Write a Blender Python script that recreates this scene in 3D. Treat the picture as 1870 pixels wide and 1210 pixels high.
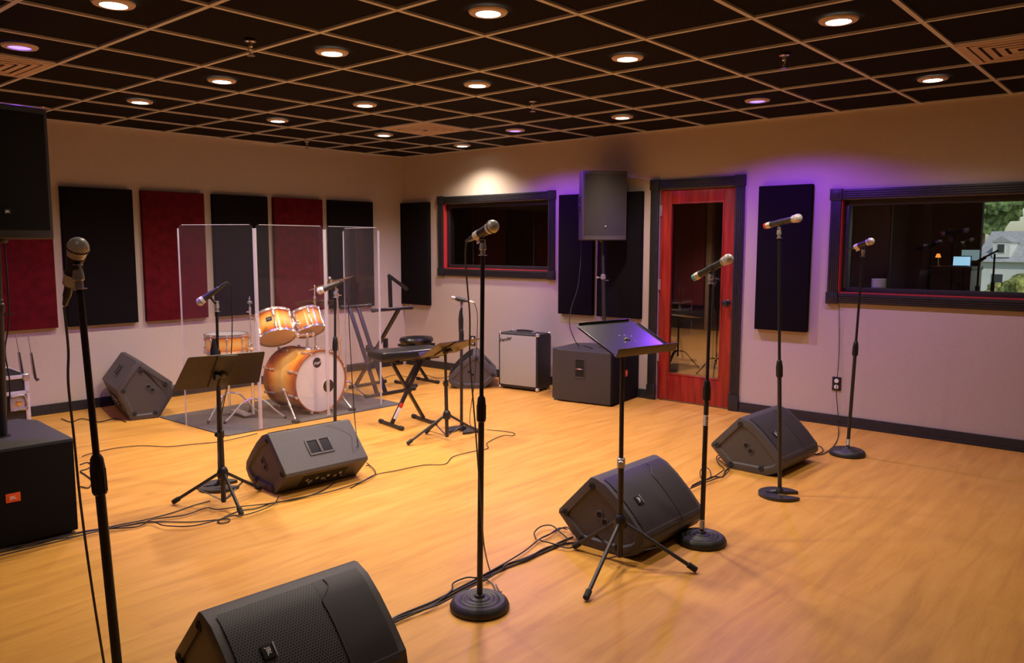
import bpy, bmesh, math, random
from mathutils import Vector, Matrix, noise
random.seed(7)
for o in list(bpy.data.objects): bpy.data.objects.remove(o)
SC = bpy.context.scene
COL = SC.collection
R = math.radians
H = 2.6335            # ceiling height
T = 0.6096            # ceiling tile

# ---------------------------------------------------------------- camera
cd = bpy.data.cameras.new('camera'); cam = bpy.data.objects.new('camera', cd); COL.objects.link(cam)
cd.sensor_width = 36.0; cd.sensor_fit = 'HORIZONTAL'; cd.lens = 1449.17/1870*36.0
cd.clip_start = 0.05; cd.clip_end = 400
cam.matrix_world = Matrix.Translation((-2.58724, -2.95023, H-1.10155)) @ Matrix.Rotation(-0.8593167, 4, 'Z') @ Matrix.Rotation(1.4627654, 4, 'X') @ Matrix.Rotation(0.0012752, 4, 'Z')
SC.camera = cam

# ---------------------------------------------------------------- world, sun, view
SC.view_settings.view_transform = 'Standard'; SC.view_settings.look = 'None'
SC.view_settings.exposure = 0.1; SC.view_settings.gamma = 1.0; SC.view_settings.use_curve_mapping = False
w = bpy.data.worlds.new('sky'); SC.world = w; w.use_nodes = True
wt = w.node_tree; bg = wt.nodes['Background']
sky = wt.nodes.new('ShaderNodeTexSky'); sky.sky_type = 'NISHITA'; sky.sun_disc = False
sky.sun_elevation = R(38); sky.sun_rotation = R(200)
wt.links.new(sky.outputs[0], bg.inputs[0]); bg.inputs[1].default_value = 0.16
sl = bpy.data.lights.new('daylight_sun', 'SUN'); sl.energy = 2.2; sl.angle = R(0.6); sl.color = (1, .95, .85)
so = bpy.data.objects.new('daylight_sun', sl); COL.objects.link(so); so.rotation_euler = (R(50), 0, R(-60)); so.location = (30, 0, 30)

WARM = (1.0, 0.82, 0.67); VIOLET = (0.27, 0.06, 1.0)
CAN_W = 104; CAN_V = 82; CAN_DIM = 2        # the cans over and behind the viewpoint are turned down
# every recessed can: (x, y, kind); the lamps are made here, their housings further down
CANS = [(.5, -.5, 0), (.5, 1.5, 0), (2.5, -.5, 0), (2.5, 1.5, 0), (2.5, -2.5, 0), (.5, 3.5, 0), (.5, 5.5, 0), (2.5, 3.5, 0),
        (5.5, -2.5, 0), (2.5, 5.5, 0), (5.5, 1.5, 0), (4.5, 5.5, 0), (6.35, 5.5, 0), (-1.5, 3.5, 1), (5.5, -.5, 1), (5.5, 3.5, 1),
        (.5, -2.5, 0), (-1.5, -.5, 0), (-1.5, 1.5, 0), (-1.5, 5.5, 0), (-3.5, 1.5, 0), (-3.5, 4.5, 0), (2.5, -4.5, 0), (5.5, -4.5, 0), (-.5, -4.5, 0), (-3.5, -2.5, 0)]
for i, (a, b, k) in enumerate(CANS):
    L = bpy.data.lights.new('can_lamp', 'SPOT'); L.spot_size = R(150) if k else R(136); L.spot_blend = 0.35 if k else 0.95; L.shadow_soft_size = 0.055
    L.energy = CAN_V if k else CAN_W*.45 if (a, b) in ((2.5, -2.5), (5.5, -2.5)) else CAN_W*.72 if (a, b) in ((.5, -.5), (2.5, -.5)) else CAN_W if i < 16 else 26 if (a, b) == (-1.5, -.5) else 14 if (a, b) == (-1.5, 1.5) else CAN_DIM; L.color = VIOLET if k else WARM
    lo = bpy.data.objects.new('can_lamp', L); COL.objects.link(lo); lo.location = (a*T, b*T, H-.035)

# ---------------------------------------------------------------- materials
MATS = {}
def nodes(m): m.use_nodes = True; return m.node_tree.nodes, m.node_tree.links
def bsdf(m): return m.node_tree.nodes['Principled BSDF']
def mat(name, col, rough=.5, metal=0., nscale=0, namt=.15, bump=0, spec=.5, emit=None, es=1., trans=0):
    m = bpy.data.materials.new(name); N, Lk = nodes(m); b = bsdf(m)
    b.inputs['Roughness'].default_value = rough; b.inputs['Metallic'].default_value = metal
    b.inputs['Specular IOR Level'].default_value = spec
    b.inputs['Base Color'].default_value = (*col, 1)
    if trans: b.inputs['Transmission Weight'].default_value = trans
    if emit: b.inputs['Emission Color'].default_value = (*emit, 1); b.inputs['Emission Strength'].default_value = es
    if nscale:
        tc = N.new('ShaderNodeTexCoord'); n = N.new('ShaderNodeTexNoise'); n.inputs['Scale'].default_value = nscale; n.inputs['Detail'].default_value = 4
        Lk.new(tc.outputs['Object'], n.inputs['Vector'])
        r = N.new('ShaderNodeValToRGB'); r.color_ramp.elements[0].position = .3; r.color_ramp.elements[1].position = .7
        r.color_ramp.elements[0].color = (*[c*(1-namt) for c in col], 1); r.color_ramp.elements[1].color = (*[min(1, c*(1+namt)) for c in col], 1)
        Lk.new(n.outputs['Fac'], r.inputs[0]); Lk.new(r.outputs[0], b.inputs['Base Color'])
        if bump:
            bm = N.new('ShaderNodeBump'); bm.inputs['Strength'].default_value = bump; bm.inputs['Distance'].default_value = .002
            Lk.new(n.outputs['Fac'], bm.inputs['Height']); Lk.new(bm.outputs[0], b.inputs['Normal'])
    MATS[name] = m; return m

mat('wall_paint', (.55, .465, .39), .75, nscale=60, namt=.03, bump=.15)
mat('black_trim', (.022, .021, .023), .42, nscale=30, namt=.2)
mat('ceiling_black', (.012, .010, .010), .95, nscale=90, namt=.5, spec=.1)
mat('grid_metal', (.62, .62, .62), .5)
mat('fabric_black', (.007, .005, .006), .95, nscale=400, namt=.4, bump=.3, spec=.15)
mat('fabric_red', (.105, .005, .010), .95, nscale=14, namt=.25, bump=.2, spec=.15)
mat('cabinet_plastic', (.074, .067, .064), .5, nscale=350, namt=.25, bump=.25, spec=.4)
mat('cabinet_paint', (.05, .044, .042), .6, nscale=300, namt=.25, bump=.3, spec=.35)
mat('speaker_grille', (.005, .0045, .005), .85, nscale=600, namt=.4, spec=.2)
mat('deep_black', (.004, .004, .004), .8)
mat('black_metal', (.018, .017, .018), .36, nscale=40, namt=.15)
mat('black_satin', (.028, .026, .027), .45, nscale=40, namt=.2)
mat('desk_black', (.018, .017, .018), .30, nscale=40, namt=.15, spec=1.0)
mat('snare_head', (.34, .31, .30), .4)
mat('brown_black', (.030, .020, .014), .38, nscale=20, namt=.2)
mat('rubber', (.02, .02, .02), .8)
mat('vinyl', (.014, .013, .014), .3, nscale=80, namt=.3, bump=.15)
mat('chrome', (.88, .86, .86), .2, .8)
mat('steel_grey', (.46, .44, .44), .35, .6)
mat('brass', (.72, .48, .22), .25, 1.0, nscale=60, namt=.2)
mat('orange_badge', (.75, .10, .02), .5)
mat('red_plastic', (.6, .03, .03), .4)
mat('teal_cap', (.02, .38, .38), .4)
mat('white_tape', (.82, .80, .74), .6)
mat('white_ink', (.80, .78, .76), .6)
mat('grey_ink', (.45, .43, .42), .5)
mat('cable_black', (.015, .014, .015), .5)
mat('cable_grey', (.13, .13, .12), .5)
mat('aluminium', (.62, .61, .64), .4, .3, nscale=20, namt=.1)
mat('rug', (.10, .088, .085), .95, nscale=150, namt=.4, bump=.5)
mat('drum_head', (.80, .74, .70), .5)
mat('clear_head', (.62, .45, .26), .35)
mat('hoop_wood', (.36, .10, .03), .25)
mat('can_trim', (.62, .50, .42), .45)
mat('lamp_lens', (1, .9, .8), .4, emit=(1, .90, .70), es=14)
mat('violet_lens', (.6, .4, 1), .4, emit=(.20, .14, 1), es=3.0)
mat('vent_paint', (.55, .43, .34), .6)
mat('outlet_black', (.015, .015, .015), .35)
mat('outlet_white', (.85, .83, .8), .4)
mat('booth_wall', (.045, .032, .030), .9, nscale=8, namt=.2)
mat('booth_red', (.16, .02, .02), .9, nscale=12, namt=.2)
mat('tan_wood', (.36, .24, .15), .6, nscale=20, namt=.2)
mat('amp_cloth_silver', (.38, .37, .34), .75, nscale=450, namt=.35, bump=.3)
mat('tolex', (.016, .015, .015), .55, nscale=300, namt=.3, bump=.4)
mat('screen_blue', (.1, .2, .3), .4, emit=(.35, .62, .85), es=1.3)
mat('screen_dim', (.1, .2, .2), .4, emit=(.30, .42, .45), es=.7)
mat('lamp_orange', (.5, .2, .05), .4, emit=(1, .3, .05), es=1.5)
mat('grass', (.16, .20, .06), .95, nscale=.6, namt=.5)
mat('foliage', (.13, .20, .07), .9, nscale=2.2, namt=.95)
mat('foliage_yellow', (.26, .27, .07), .9, nscale=4, namt=.9)
mat('siding', (.75, .74, .72), .8, nscale=1, namt=.06)
mat('shingles', (.42, .42, .44), .9, nscale=3, namt=.15)
mat('window_dark', (.05, .06, .07), .2)

def wood_floor(name, cols, plank=.13, along='x'):
    m = bpy.data.materials.new(name); N, Lk = nodes(m); b = bsdf(m)
    tc = N.new('ShaderNodeTexCoord'); mp = N.new('ShaderNodeMapping')
    if along == 'y': mp.inputs['Rotation'].default_value = (0, 0, R(90))
    Lk.new(tc.outputs['Object'], mp.inputs[0])
    br = N.new('ShaderNodeTexBrick'); br.inputs['Scale'].default_value = 1; br.inputs['Mortar Size'].default_value = .0008
    br.inputs['Brick Width'].default_value = 1.22; br.inputs['Row Height'].default_value = plank; br.inputs['Bias'].default_value = 0
    br.inputs['Color1'].default_value = (0, 0, 0, 1); br.inputs['Color2'].default_value = (1, 1, 1, 1); br.inputs['Mortar'].default_value = (.35, .35, .35, 1)
    br.offset = .37
    Lk.new(mp.outputs[0], br.inputs['Vector'])
    m2 = N.new('ShaderNodeMapping'); m2.inputs['Scale'].default_value = (1.1, 9, 1); Lk.new(mp.outputs[0], m2.inputs[0])
    n1 = N.new('ShaderNodeTexNoise'); n1.inputs['Scale'].default_value = 1.6; n1.inputs['Detail'].default_value = 6; n1.inputs['Distortion'].default_value = .6; Lk.new(m2.outputs[0], n1.inputs['Vector'])
    m3 = N.new('ShaderNodeMapping'); m3.inputs['Scale'].default_value = (6, 70, 1); Lk.new(mp.outputs[0], m3.inputs[0])
    n2 = N.new('ShaderNodeTexNoise'); n2.inputs['Scale'].default_value = 2; n2.inputs['Detail'].default_value = 3; Lk.new(m3.outputs[0], n2.inputs['Vector'])
    mx = N.new('ShaderNodeMix'); mx.data_type = 'FLOAT'; mx.inputs[0].default_value = .10
    Lk.new(n1.outputs['Fac'], mx.inputs[2]); Lk.new(br.outputs['Color'], mx.inputs[3])
    mx2 = N.new('ShaderNodeMix'); mx2.data_type = 'FLOAT'; mx2.inputs[0].default_value = .20
    Lk.new(mx.outputs[0], mx2.inputs[2]); Lk.new(n2.outputs['Fac'], mx2.inputs[3])
    r = N.new('ShaderNodeValToRGB'); e = r.color_ramp.elements; e[0].position = .30; e[1].position = .70
    e[0].color = (*cols[0], 1); e[1].color = (*cols[2], 1); k = e.new(.5); k.color = (*cols[1], 1)
    Lk.new(mx2.outputs[0], r.inputs[0]); Lk.new(r.outputs[0], b.inputs['Base Color'])
    b.inputs['Roughness'].default_value = .42; b.inputs['Specular IOR Level'].default_value = .35
    bp = N.new('ShaderNodeBump'); bp.inputs['Strength'].default_value = .08; bp.inputs['Distance'].default_value = .001
    Lk.new(n2.outputs['Fac'], bp.inputs['Height']); Lk.new(bp.outputs[0], b.inputs['Normal'])
    MATS[name] = m; return m
wood_floor('floor_wood', [(.54, .255, .045), (.68, .335, .058), (.76, .405, .085)])
wood_floor('booth_floor', [(.40, .18, .06), (.5, .25, .09), (.55, .28, .1)], along='y')

def glass(name, ior, tint, haze=0.):
    m = bpy.data.materials.new(name); N, Lk = nodes(m); N.remove(bsdf(m)); out = N['Material Output']
    tr = N.new('ShaderNodeBsdfTransparent'); tr.inputs[0].default_value = (*tint, 1)
    gl = N.new('ShaderNodeBsdfGlossy'); gl.inputs['Roughness'].default_value = .015
    # Schlick reflectance, the same from either side of the sheet
    lw = N.new('ShaderNodeLayerWeight'); lw.inputs[0].default_value = .5
    pw = N.new('ShaderNodeMath'); pw.operation = 'POWER'; pw.inputs[1].default_value = 5; Lk.new(lw.outputs['Facing'], pw.inputs[0])
    f0 = ((ior-1)/(ior+1))**2
    fr = N.new('ShaderNodeMath'); fr.operation = 'MULTIPLY_ADD'; fr.inputs[1].default_value = 1-f0; fr.inputs[2].default_value = f0; Lk.new(pw.outputs[0], fr.inputs[0])
    mx = N.new('ShaderNodeMixShader'); Lk.new(fr.outputs[0], mx.inputs[0]); Lk.new(tr.outputs[0], mx.inputs[1]); Lk.new(gl.outputs[0], mx.inputs[2])
    last = mx
    if haze:
        df = N.new('ShaderNodeBsdfDiffuse'); df.inputs[0].default_value = (.85, .82, .85, 1)
        m2 = N.new('ShaderNodeMixShader'); m2.inputs[0].default_value = haze
        Lk.new(mx.outputs[0], m2.inputs[1]); Lk.new(df.outputs[0], m2.inputs[2]); last = m2
    Lk.new(last.outputs[0], out.inputs[0]); MATS[name] = m; return m
glass('window_glass', 1.6, (.82, .84, .83))
glass('door_glass', 1.75, (.85, .83, .80))
glass('acrylic', 1.40, (.985, .985, .985), .010)
glass('acrylic_edge', 1.5, (.9, .88, .9), .38)

def uv_dots(name, s1, base, hole):
    """perforated steel: staggered round holes by UV (metres)"""
    m = bpy.data.materials.new(name); N, Lk = nodes(m); b = bsdf(m)
    uv = N.new('ShaderNodeUVMap')
    def lat(off):
        mp = N.new('ShaderNodeVectorMath'); mp.operation = 'MULTIPLY_ADD'
        mp.inputs[1].default_value = (1/s1, 1/(s1*1.732), 0); mp.inputs[2].default_value = (off, off, 0); Lk.new(uv.outputs[0], mp.inputs[0])
        fr = N.new('ShaderNodeVectorMath'); fr.operation = 'FRACTION'; Lk.new(mp.outputs[0], fr.inputs[0])
        sb = N.new('ShaderNodeVectorMath'); sb.operation = 'SUBTRACT'; sb.inputs[1].default_value = (.5, .5, 0); Lk.new(fr.outputs[0], sb.inputs[0])
        sc = N.new('ShaderNodeVectorMath'); sc.operation = 'MULTIPLY'; sc.inputs[1].default_value = (1, 1.732, 0); Lk.new(sb.outputs[0], sc.inputs[0])
        ln = N.new('ShaderNodeVectorMath'); ln.operation = 'LENGTH'; Lk.new(sc.outputs[0], ln.inputs[0]); return ln.outputs['Value']
    mn = N.new('ShaderNodeMath'); mn.operation = 'MINIMUM'; Lk.new(lat(0), mn.inputs[0]); Lk.new(lat(.5), mn.inputs[1])
    r = N.new('ShaderNodeValToRGB'); r.color_ramp.elements[0].position = .30; r.color_ramp.elements[1].position = .37
    r.color_ramp.elements[0].color = (*hole, 1); r.color_ramp.elements[1].color = (*base, 1)
    Lk.new(mn.outputs[0], r.inputs[0]); Lk.new(r.outputs[0], b.inputs['Base Color'])
    b.inputs['Roughness'].default_value = .5; b.inputs['Specular IOR Level'].default_value = .35
    MATS[name] = m
uv_dots('grille_coarse', .0105, (.080, .073, .070), (.003, .003, .003))
uv_dots('grille_fine', .0056, (.066, .058, .056), (.004, .004, .004))

def uv_mesh(name):
    m = bpy.data.materials.new(name); N, Lk = nodes(m); b = bsdf(m)
    uv = N.new('ShaderNodeUVMap'); outs = []
    for a in (45, -45):
        mp = N.new('ShaderNodeMapping'); mp.inputs['Rotation'].default_value = (0, 0, R(a)); mp.inputs['Scale'].default_value = (1, 1, 1); Lk.new(uv.outputs[0], mp.inputs[0])
        wv = N.new('ShaderNodeTexWave'); wv.inputs['Scale'].default_value = 62; Lk.new(mp.outputs[0], wv.inputs['Vector']); outs.append(wv.outputs['Fac'])
    mx = N.new('ShaderNodeMath'); mx.operation = 'MAXIMUM'; Lk.new(outs[0], mx.inputs[0]); Lk.new(outs[1], mx.inputs[1])
    r = N.new('ShaderNodeValToRGB'); r.color_ramp.elements[0].position = .45; r.color_ramp.elements[1].position = .8
    r.color_ramp.elements[0].color = (.16, .15, .15, 1); r.color_ramp.elements[1].color = (.95, .93, .92, 1)
    Lk.new(mx.outputs[0], r.inputs[0]); Lk.new(r.outputs[0], b.inputs['Base Color'])
    b.inputs['Metallic'].default_value = .15; b.inputs['Roughness'].default_value = .38
    MATS[name] = m
uv_mesh('mic_mesh')

def sunburst(name, ax, half):
    """lacquered shell: amber in the middle of its length, dark orange at both rims"""
    m = bpy.data.materials.new(name); N, Lk = nodes(m); b = bsdf(m)
    tc = N.new('ShaderNodeTexCoord'); sp = N.new('ShaderNodeSeparateXYZ'); Lk.new(tc.outputs['Object'], sp.inputs[0])
    a = N.new('ShaderNodeMath'); a.operation = 'ABSOLUTE'; Lk.new(sp.outputs[ax], a.inputs[0])
    d = N.new('ShaderNodeMath'); d.operation = 'DIVIDE'; d.inputs[1].default_value = half; Lk.new(a.outputs[0], d.inputs[0])
    r = N.new('ShaderNodeValToRGB'); e = r.color_ramp.elements; e[0].position = .05; e[1].position = 1.0
    e[0].color = (.92, .58, .15, 1); e[1].color = (.20, .025, .004, 1)
    k = e.new(.45); k.color = (.88, .40, .05, 1); k = e.new(.78); k.color = (.62, .12, .010, 1)
    Lk.new(d.outputs[0], r.inputs[0]); Lk.new(r.outputs[0], b.inputs['Base Color'])
    b.inputs['Roughness'].default_value = .18; b.inputs['Coat Weight'].default_value = .5
    MATS[name] = m
sunburst('burst_kick', 1, .23); sunburst('burst_tom', 2, .11); sunburst('burst_snare', 2, .085)

def door_wood():
    m = bpy.data.materials.new('door_wood'); N, Lk = nodes(m); b = bsdf(m)
    tc = N.new('ShaderNodeTexCoord'); mp = N.new('ShaderNodeMapping'); mp.inputs['Scale'].default_value = (18, 18, 1.6); Lk.new(tc.outputs['Object'], mp.inputs[0])
    n = N.new('ShaderNodeTexNoise'); n.inputs['Scale'].default_value = 1.5; n.inputs['Detail'].default_value = 5; Lk.new(mp.outputs[0], n.inputs['Vector'])
    r = N.new('ShaderNodeValToRGB'); r.color_ramp.elements[0].color = (.20, .010, .007, 1); r.color_ramp.elements[1].color = (.46, .038, .020, 1)
    r.color_ramp.elements[0].position = .3; r.color_ramp.elements[1].position = .75
    Lk.new(n.outputs['Fac'], r.inputs[0]); Lk.new(r.outputs[0], b.inputs['Base Color']); b.inputs['Roughness'].default_value = .35
    MATS['door_wood'] = m
door_wood()

# ---------------------------------------------------------------- mesh helpers
def align(p, d, up=(0, 0, 1)):
    """matrix with local z along d, origin p"""
    z = Vector(d).normalized(); u = Vector(up)
    if abs(z.dot(u)) > .98: u = Vector((0, 1, 0))
    x = u.cross(z).normalized(); y = z.cross(x)
    return Matrix(((x.x, y.x, z.x, p[0]), (x.y, y.y, z.y, p[1]), (x.z, y.z, z.z, p[2]), (0, 0, 0, 1)))
I4 = Matrix.Identity(4)
def TR(x, y, z): return Matrix.Translation((x, y, z))
def RX(a): return Matrix.Rotation(R(a), 4, 'X')
def RY(a): return Matrix.Rotation(R(a), 4, 'Y')
def RZ(a): return Matrix.Rotation(R(a), 4, 'Z')
class MB:
    def __init__(s): s.bm = bmesh.new(); s.uv = s.bm.loops.layers.uv.new('UVMap'); s.M = I4
    def _add(s, vs, fs, mi=0, uvs=None, M=None):
        M = (s.M @ M) if M is not None else s.M
        bv = [s.bm.verts.new(M @ Vector(v)) for v in vs]; out = []
        for f in fs:
            try: F = s.bm.faces.new([bv[i] for i in f])
            except ValueError: continue
            F.material_index = mi; out.append(F)
            if uvs:
                for l, i in zip(F.loops, f): l[s.uv].uv = uvs[i]
        return bv, out
    def box(s, c, sz, M=None, bev=0, seg=2, mi=0):
        x, y, z = [q/2 for q in sz]
        vs = [(c[0]+i*x, c[1]+j*y, c[2]+k*z) for i in (-1, 1) for j in (-1, 1) for k in (-1, 1)]
        fs = [(0, 1, 3, 2), (4, 6, 7, 5), (0, 4, 5, 1), (2, 3, 7, 6), (0, 2, 6, 4), (1, 5, 7, 3)]
        bv, ff = s._add(vs, fs, mi, M=M)
        if bev:
            ed = list({e for f in ff for e in f.edges})
            bmesh.ops.bevel(s.bm, geom=ed, offset=bev, segments=seg, affect='EDGES', profile=.6)
        return s
    def prism(s, poly, z0, z1, M=None, bev=0, seg=2, mi=0):
        n = len(poly); vs = [(p[0], p[1], z0) for p in poly]+[(p[0], p[1], z1) for p in poly]
        fs = [tuple(range(n))[::-1], tuple(range(n, 2*n))]+[(i, (i+1) % n, (i+1) % n+n, i+n) for i in range(n)]
        bv, ff = s._add(vs, fs, mi, M=M)
        if bev:
            ed = list({e for f in ff for e in f.edges})
            bmesh.ops.bevel(s.bm, geom=ed, offset=bev, segments=seg, affect='EDGES', profile=.6)
        return ff
    def lathe(s, prof, M=None, n=24, a0=0, a1=360, mi=0, caps=True):
        full = abs(a1-a0) >= 360; cnt = n if full else n+1
        vs = []; uv = []; L = 0; prev = None
        for (r_, z) in prof:
            if prev: L += math.hypot(r_-prev[0], z-prev[1])
            prev = (r_, z)
            for i in range(cnt):
                a = R(a0+(a1-a0)*i/n); vs.append((r_*math.cos(a), r_*math.sin(a), z)); uv.append((a*.024, L))
        fs = []
        for j in range(len(prof)-1):
            for i in range(n):
                k = (i+1) % cnt; fs.append((j*cnt+i, j*cnt+k, (j+1)*cnt+k, (j+1)*cnt+i))
        bv, ff = s._add(vs, fs, mi, uv, M)
        if caps and full:
            for j in (0, len(prof)-1):
                if prof[j][0] > 1e-5:
                    ring = bv[j*cnt:(j+1)*cnt]
                    try: f = s.bm.faces.new(ring if j else ring[::-1]); f.material_index = mi
                    except ValueError: pass
        bmesh.ops.remove_doubles(s.bm, verts=[v for v in bv if v.is_valid], dist=1e-6)
        return s
    def cyl(s, p0, p1, r0, r1=None, n=16, mi=0):
        r1 = r0 if r1 is None else r1; d = Vector(p1)-Vector(p0)
        return s.lathe([(r0, 0), (r1, d.length)], align(p0, d), n, mi=mi)
    def rod(s, p0, p1, r, n=14, cap=.25, mi=0):
        d = Vector(p1)-Vector(p0); L = d.length; c = r*cap
        return s.lathe([(r-c, 0), (r, c), (r, L-c), (r-c, L)], align(p0, d), n, mi=mi)
    def bar(s, p0, p1, w_, h_, bev=.003, up=(0, 0, 1), mi=0):
        d = Vector(p1)-Vector(p0); return s.box((0, 0, d.length/2), (w_, h_, d.length), align(p0, d, up), bev, 2, mi)
    def sphere(s, c, r, n=20, sx=(1, 1, 1), M=None, mi=0):
        m = n//2; prof = [(max(1e-6, r*math.sin(math.pi*i/m)), -r*math.cos(math.pi*i/m)) for i in range(m+1)]
        MM = Matrix.Translation(c) @ Matrix.Diagonal((*sx, 1)); return s.lathe(prof, (M @ MM) if M is not None else MM, n, mi=mi, caps=False)
    def torus(s, R_, r, M=None, n=36, m=10, a0=0, a1=360, mi=0):
        full = abs(a1-a0) >= 360; cnt = n if full else n+1; vs = []
        for i in range(cnt):
            a = R(a0+(a1-a0)*i/n)
            for j in range(m):
                b = 2*math.pi*j/m; vs.append(((R_+r*math.cos(b))*math.cos(a), (R_+r*math.cos(b))*math.sin(a), r*math.sin(b)))
        fs = [(i*m+j, ((i+1) % cnt)*m+j, ((i+1) % cnt)*m+(j+1) % m, i*m+(j+1) % m) for i in range(n) for j in range(m)]
        if not full: fs += [tuple(range(m))[::-1], tuple(range(n*m, n*m+m))]
        s._add(vs, fs, mi, M=M); return s
    def tube(s, pts, r, n=8, sub=5, mi=0):
        P = [Vector(p) for p in pts]; Q = []
        if sub > 1 and len(P) > 2:
            for i in range(len(P)-1):
                p0 = P[i-1] if i else P[0]*2-P[1]; p1 = P[i]; p2 = P[i+1]; p3 = P[i+2] if i+2 < len(P) else P[-1]*2-P[-2]
                for k in range(sub):
                    t = k/sub; Q.append(.5*((2*p1)+(p2-p0)*t+(2*p0-5*p1+4*p2-p3)*t*t+(3*p1-p0-3*p2+p3)*t**3))
            Q.append(P[-1])
        else: Q = P
        vs = []; nrm = None
        for i, q in enumerate(Q):
            d = (Q[min(i+1, len(Q)-1)]-Q[max(i-1, 0)]).normalized()
            if nrm is None:
                nrm = Vector((0, 0, 1)) if abs(d.z) < .9 else Vector((1, 0, 0))
            nrm = (nrm-d*nrm.dot(d)).normalized(); b = d.cross(nrm)
            for j in range(n):
                a = 2*math.pi*j/n; vs.append(q+(nrm*math.cos(a)+b*math.sin(a))*r)
        k = len(Q)
        fs = [(i*n+j, i*n+(j+1) % n, (i+1)*n+(j+1) % n, (i+1)*n+j) for i in range(k-1) for j in range(n)]
        fs += [tuple(range(n))[::-1], tuple(range((k-1)*n, k*n))]
        s._add(vs, fs, mi); return s
    def text(s, body, size, M, ext=.0004, mi=0, shear=0):
        c = bpy.data.curves.new('t', 'FONT'); c.body = body; c.size = size; c.extrude = ext; c.align_x = 'CENTER'; c.align_y = 'CENTER'; c.resolution_u = 2; c.shear = shear; c.offset = size*.012
        o = bpy.data.objects.new('t', c); COL.objects.link(o); bpy.context.view_layer.update()
        me = bpy.data.meshes.new_from_object(o.evaluated_get(bpy.context.evaluated_depsgraph_get()))
        bpy.data.objects.remove(o)
        s._add([v.co.copy() for v in me.vertices], [tuple(p.vertices) for p in me.polygons], mi, M=M); bpy.data.meshes.remove(me); return s
    def build(s, name, mt, parent=None, ang=32, M=None):
        bm = s.bm; bm.normal_update()
        bmesh.ops.recalc_face_normals(bm, faces=bm.faces)
        for f in bm.faces: f.smooth = True
        for e in bm.edges:
            e.smooth = len(e.link_faces) == 2 and e.calc_face_angle(0) < R(ang)
        me = bpy.data.meshes.new(name); bm.to_mesh(me); bm.free()
        for q in (mt if isinstance(mt, (list, tuple)) else [mt]): me.materials.append(MATS[q])
        o = bpy.data.objects.new(name, me); COL.objects.link(o)
        if parent is not None: o.parent = parent
        if M is not None: o.matrix_local = M
        return o
def thing(name, label, cat, M=I4, group=None):
    o = bpy.data.objects.new(name, None); COL.objects.link(o); o.empty_display_size = .1
    o.matrix_world = M; o['label'] = label; o['category'] = cat
    if group: o['group'] = group
    return o
def tag(o, label, cat, group=None, kind=None):
    if label: o['label'] = label
    if cat: o['category'] = cat
    if group: o['group'] = group
    if kind: o['kind'] = kind
    return o
def struct(o): o['kind'] = 'structure'; return o
def dup(root, M, label, group=None):
    r = root.copy(); COL.objects.link(r); r.matrix_world = M; r['label'] = label
    if group: r['group'] = group
    def rec(a, b):
        for ch in list(a.children):
            if ch.name.startswith('_'): continue
            c = ch.copy(); COL.objects.link(c); c.parent = b; c.matrix_local = ch.matrix_local.copy(); rec(ch, c)
    rec(root, r); return r

RWM = Matrix.Translation((4.2953, 0, 0)) @ Matrix.Rotation(.0085332, 4, 'Z')      # right wall: local y along the wall, -x into the room
LWM = Matrix.Translation((0, 4.8919, 0)) @ Matrix.Rotation(-.0268363, 4, 'Z')     # left wall: local x along the wall, -y into the room
# ================================================================ the room
b = MB(); b.box((.2, 0, -.05), (9.2, 11.5, .1)); struct(b.build('floor', 'floor_wood'))
b = MB(); b.box((.2, 0, H+.06), (9.2, 11.5, .1)); ce = struct(b.build('ceiling', 'ceiling_black'))
b = MB()
for i in range(-7, 8):
    if i*T < 4.25: b.box((i*T, 0, H+.004), (.024, 11, .012))
for j in range(-8, 8): b.box((-.05, j*T, H+.0045), (8.7, .024, .0115))
# angle trim along the two walls in view
b.M = RWM; b.box((-.012, 0, H+.003), (.024, 11, .012)); b.M = LWM; b.box((0, -.012, H+.003), (8.8, .024, .012)); b.M = I4
g = b.build('ceiling_grid', 'grid_metal', ce); g['kind'] = 'structure'

W1 = (4.05, 2.43, 1.25, 2.03); W2 = (-.655, -2.9, 1.135, 1.915); D1 = (1.075, .285, 0, 2.075)   # y_hi, y_lo, z_lo, z_hi of the openings
b = MB(); b.M = RWM
def seg(y0, y1, z0, z1, x0=0, x1=.15): b.box(((x0+x1)/2, (y0+y1)/2, (z0+z1)/2), (x1-x0, abs(y1-y0), z1-z0))
seg(4.99, W1[0], 0, H+.01); seg(W1[0], W1[1], 0, W1[2]); seg(W1[0], W1[1], W1[3], H+.01); seg(W1[1], D1[0], 0, H+.01)
seg(D1[0], D1[1], D1[3], H+.01); seg(D1[1], W2[0], 0, H+.01); seg(W2[0], W2[1], 0, W2[2]); seg(W2[0], W2[1], W2[3], H+.01); seg(W2[1], -5.5, 0, H+.01)
struct(b.build('wall_right', 'wall_paint'))
b = MB(); b.M = LWM; b.box((.1, .075, H/2), (8.9, .15, H+.02)); struct(b.build('wall_left', 'wall_paint'))
b = MB(); b.box((-4.2, -.2, H/2), (.15, 10.8, H+.02)); struct(b.build('wall_rear', 'wall_paint'))
b = MB(); b.box((0, -5.45, H/2), (8.8, .15, H+.02)); struct(b.build('wall_front', 'wall_paint'))

def profile_board(b, M, L, hgt, th, ribs=()):
    b.box((0, 0, 0), (L, th, hgt), M, .003)
    for z in ribs: b.box((0, -th/2, z), (L, .006, .010), M, .0025)
def baseboard(name, spans):
    b = MB()
    for (M, x0, x1) in spans:
        b.box(((x0+x1)/2, -.009, .045), (x1-x0, .018, .09), M, .003); b.box(((x0+x1)/2, -.016, .012), (x1-x0, .018, .024), M, .005)
    return struct(b.build(name, 'black_trim'))
RWa = RWM @ RZ(-90)
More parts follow.
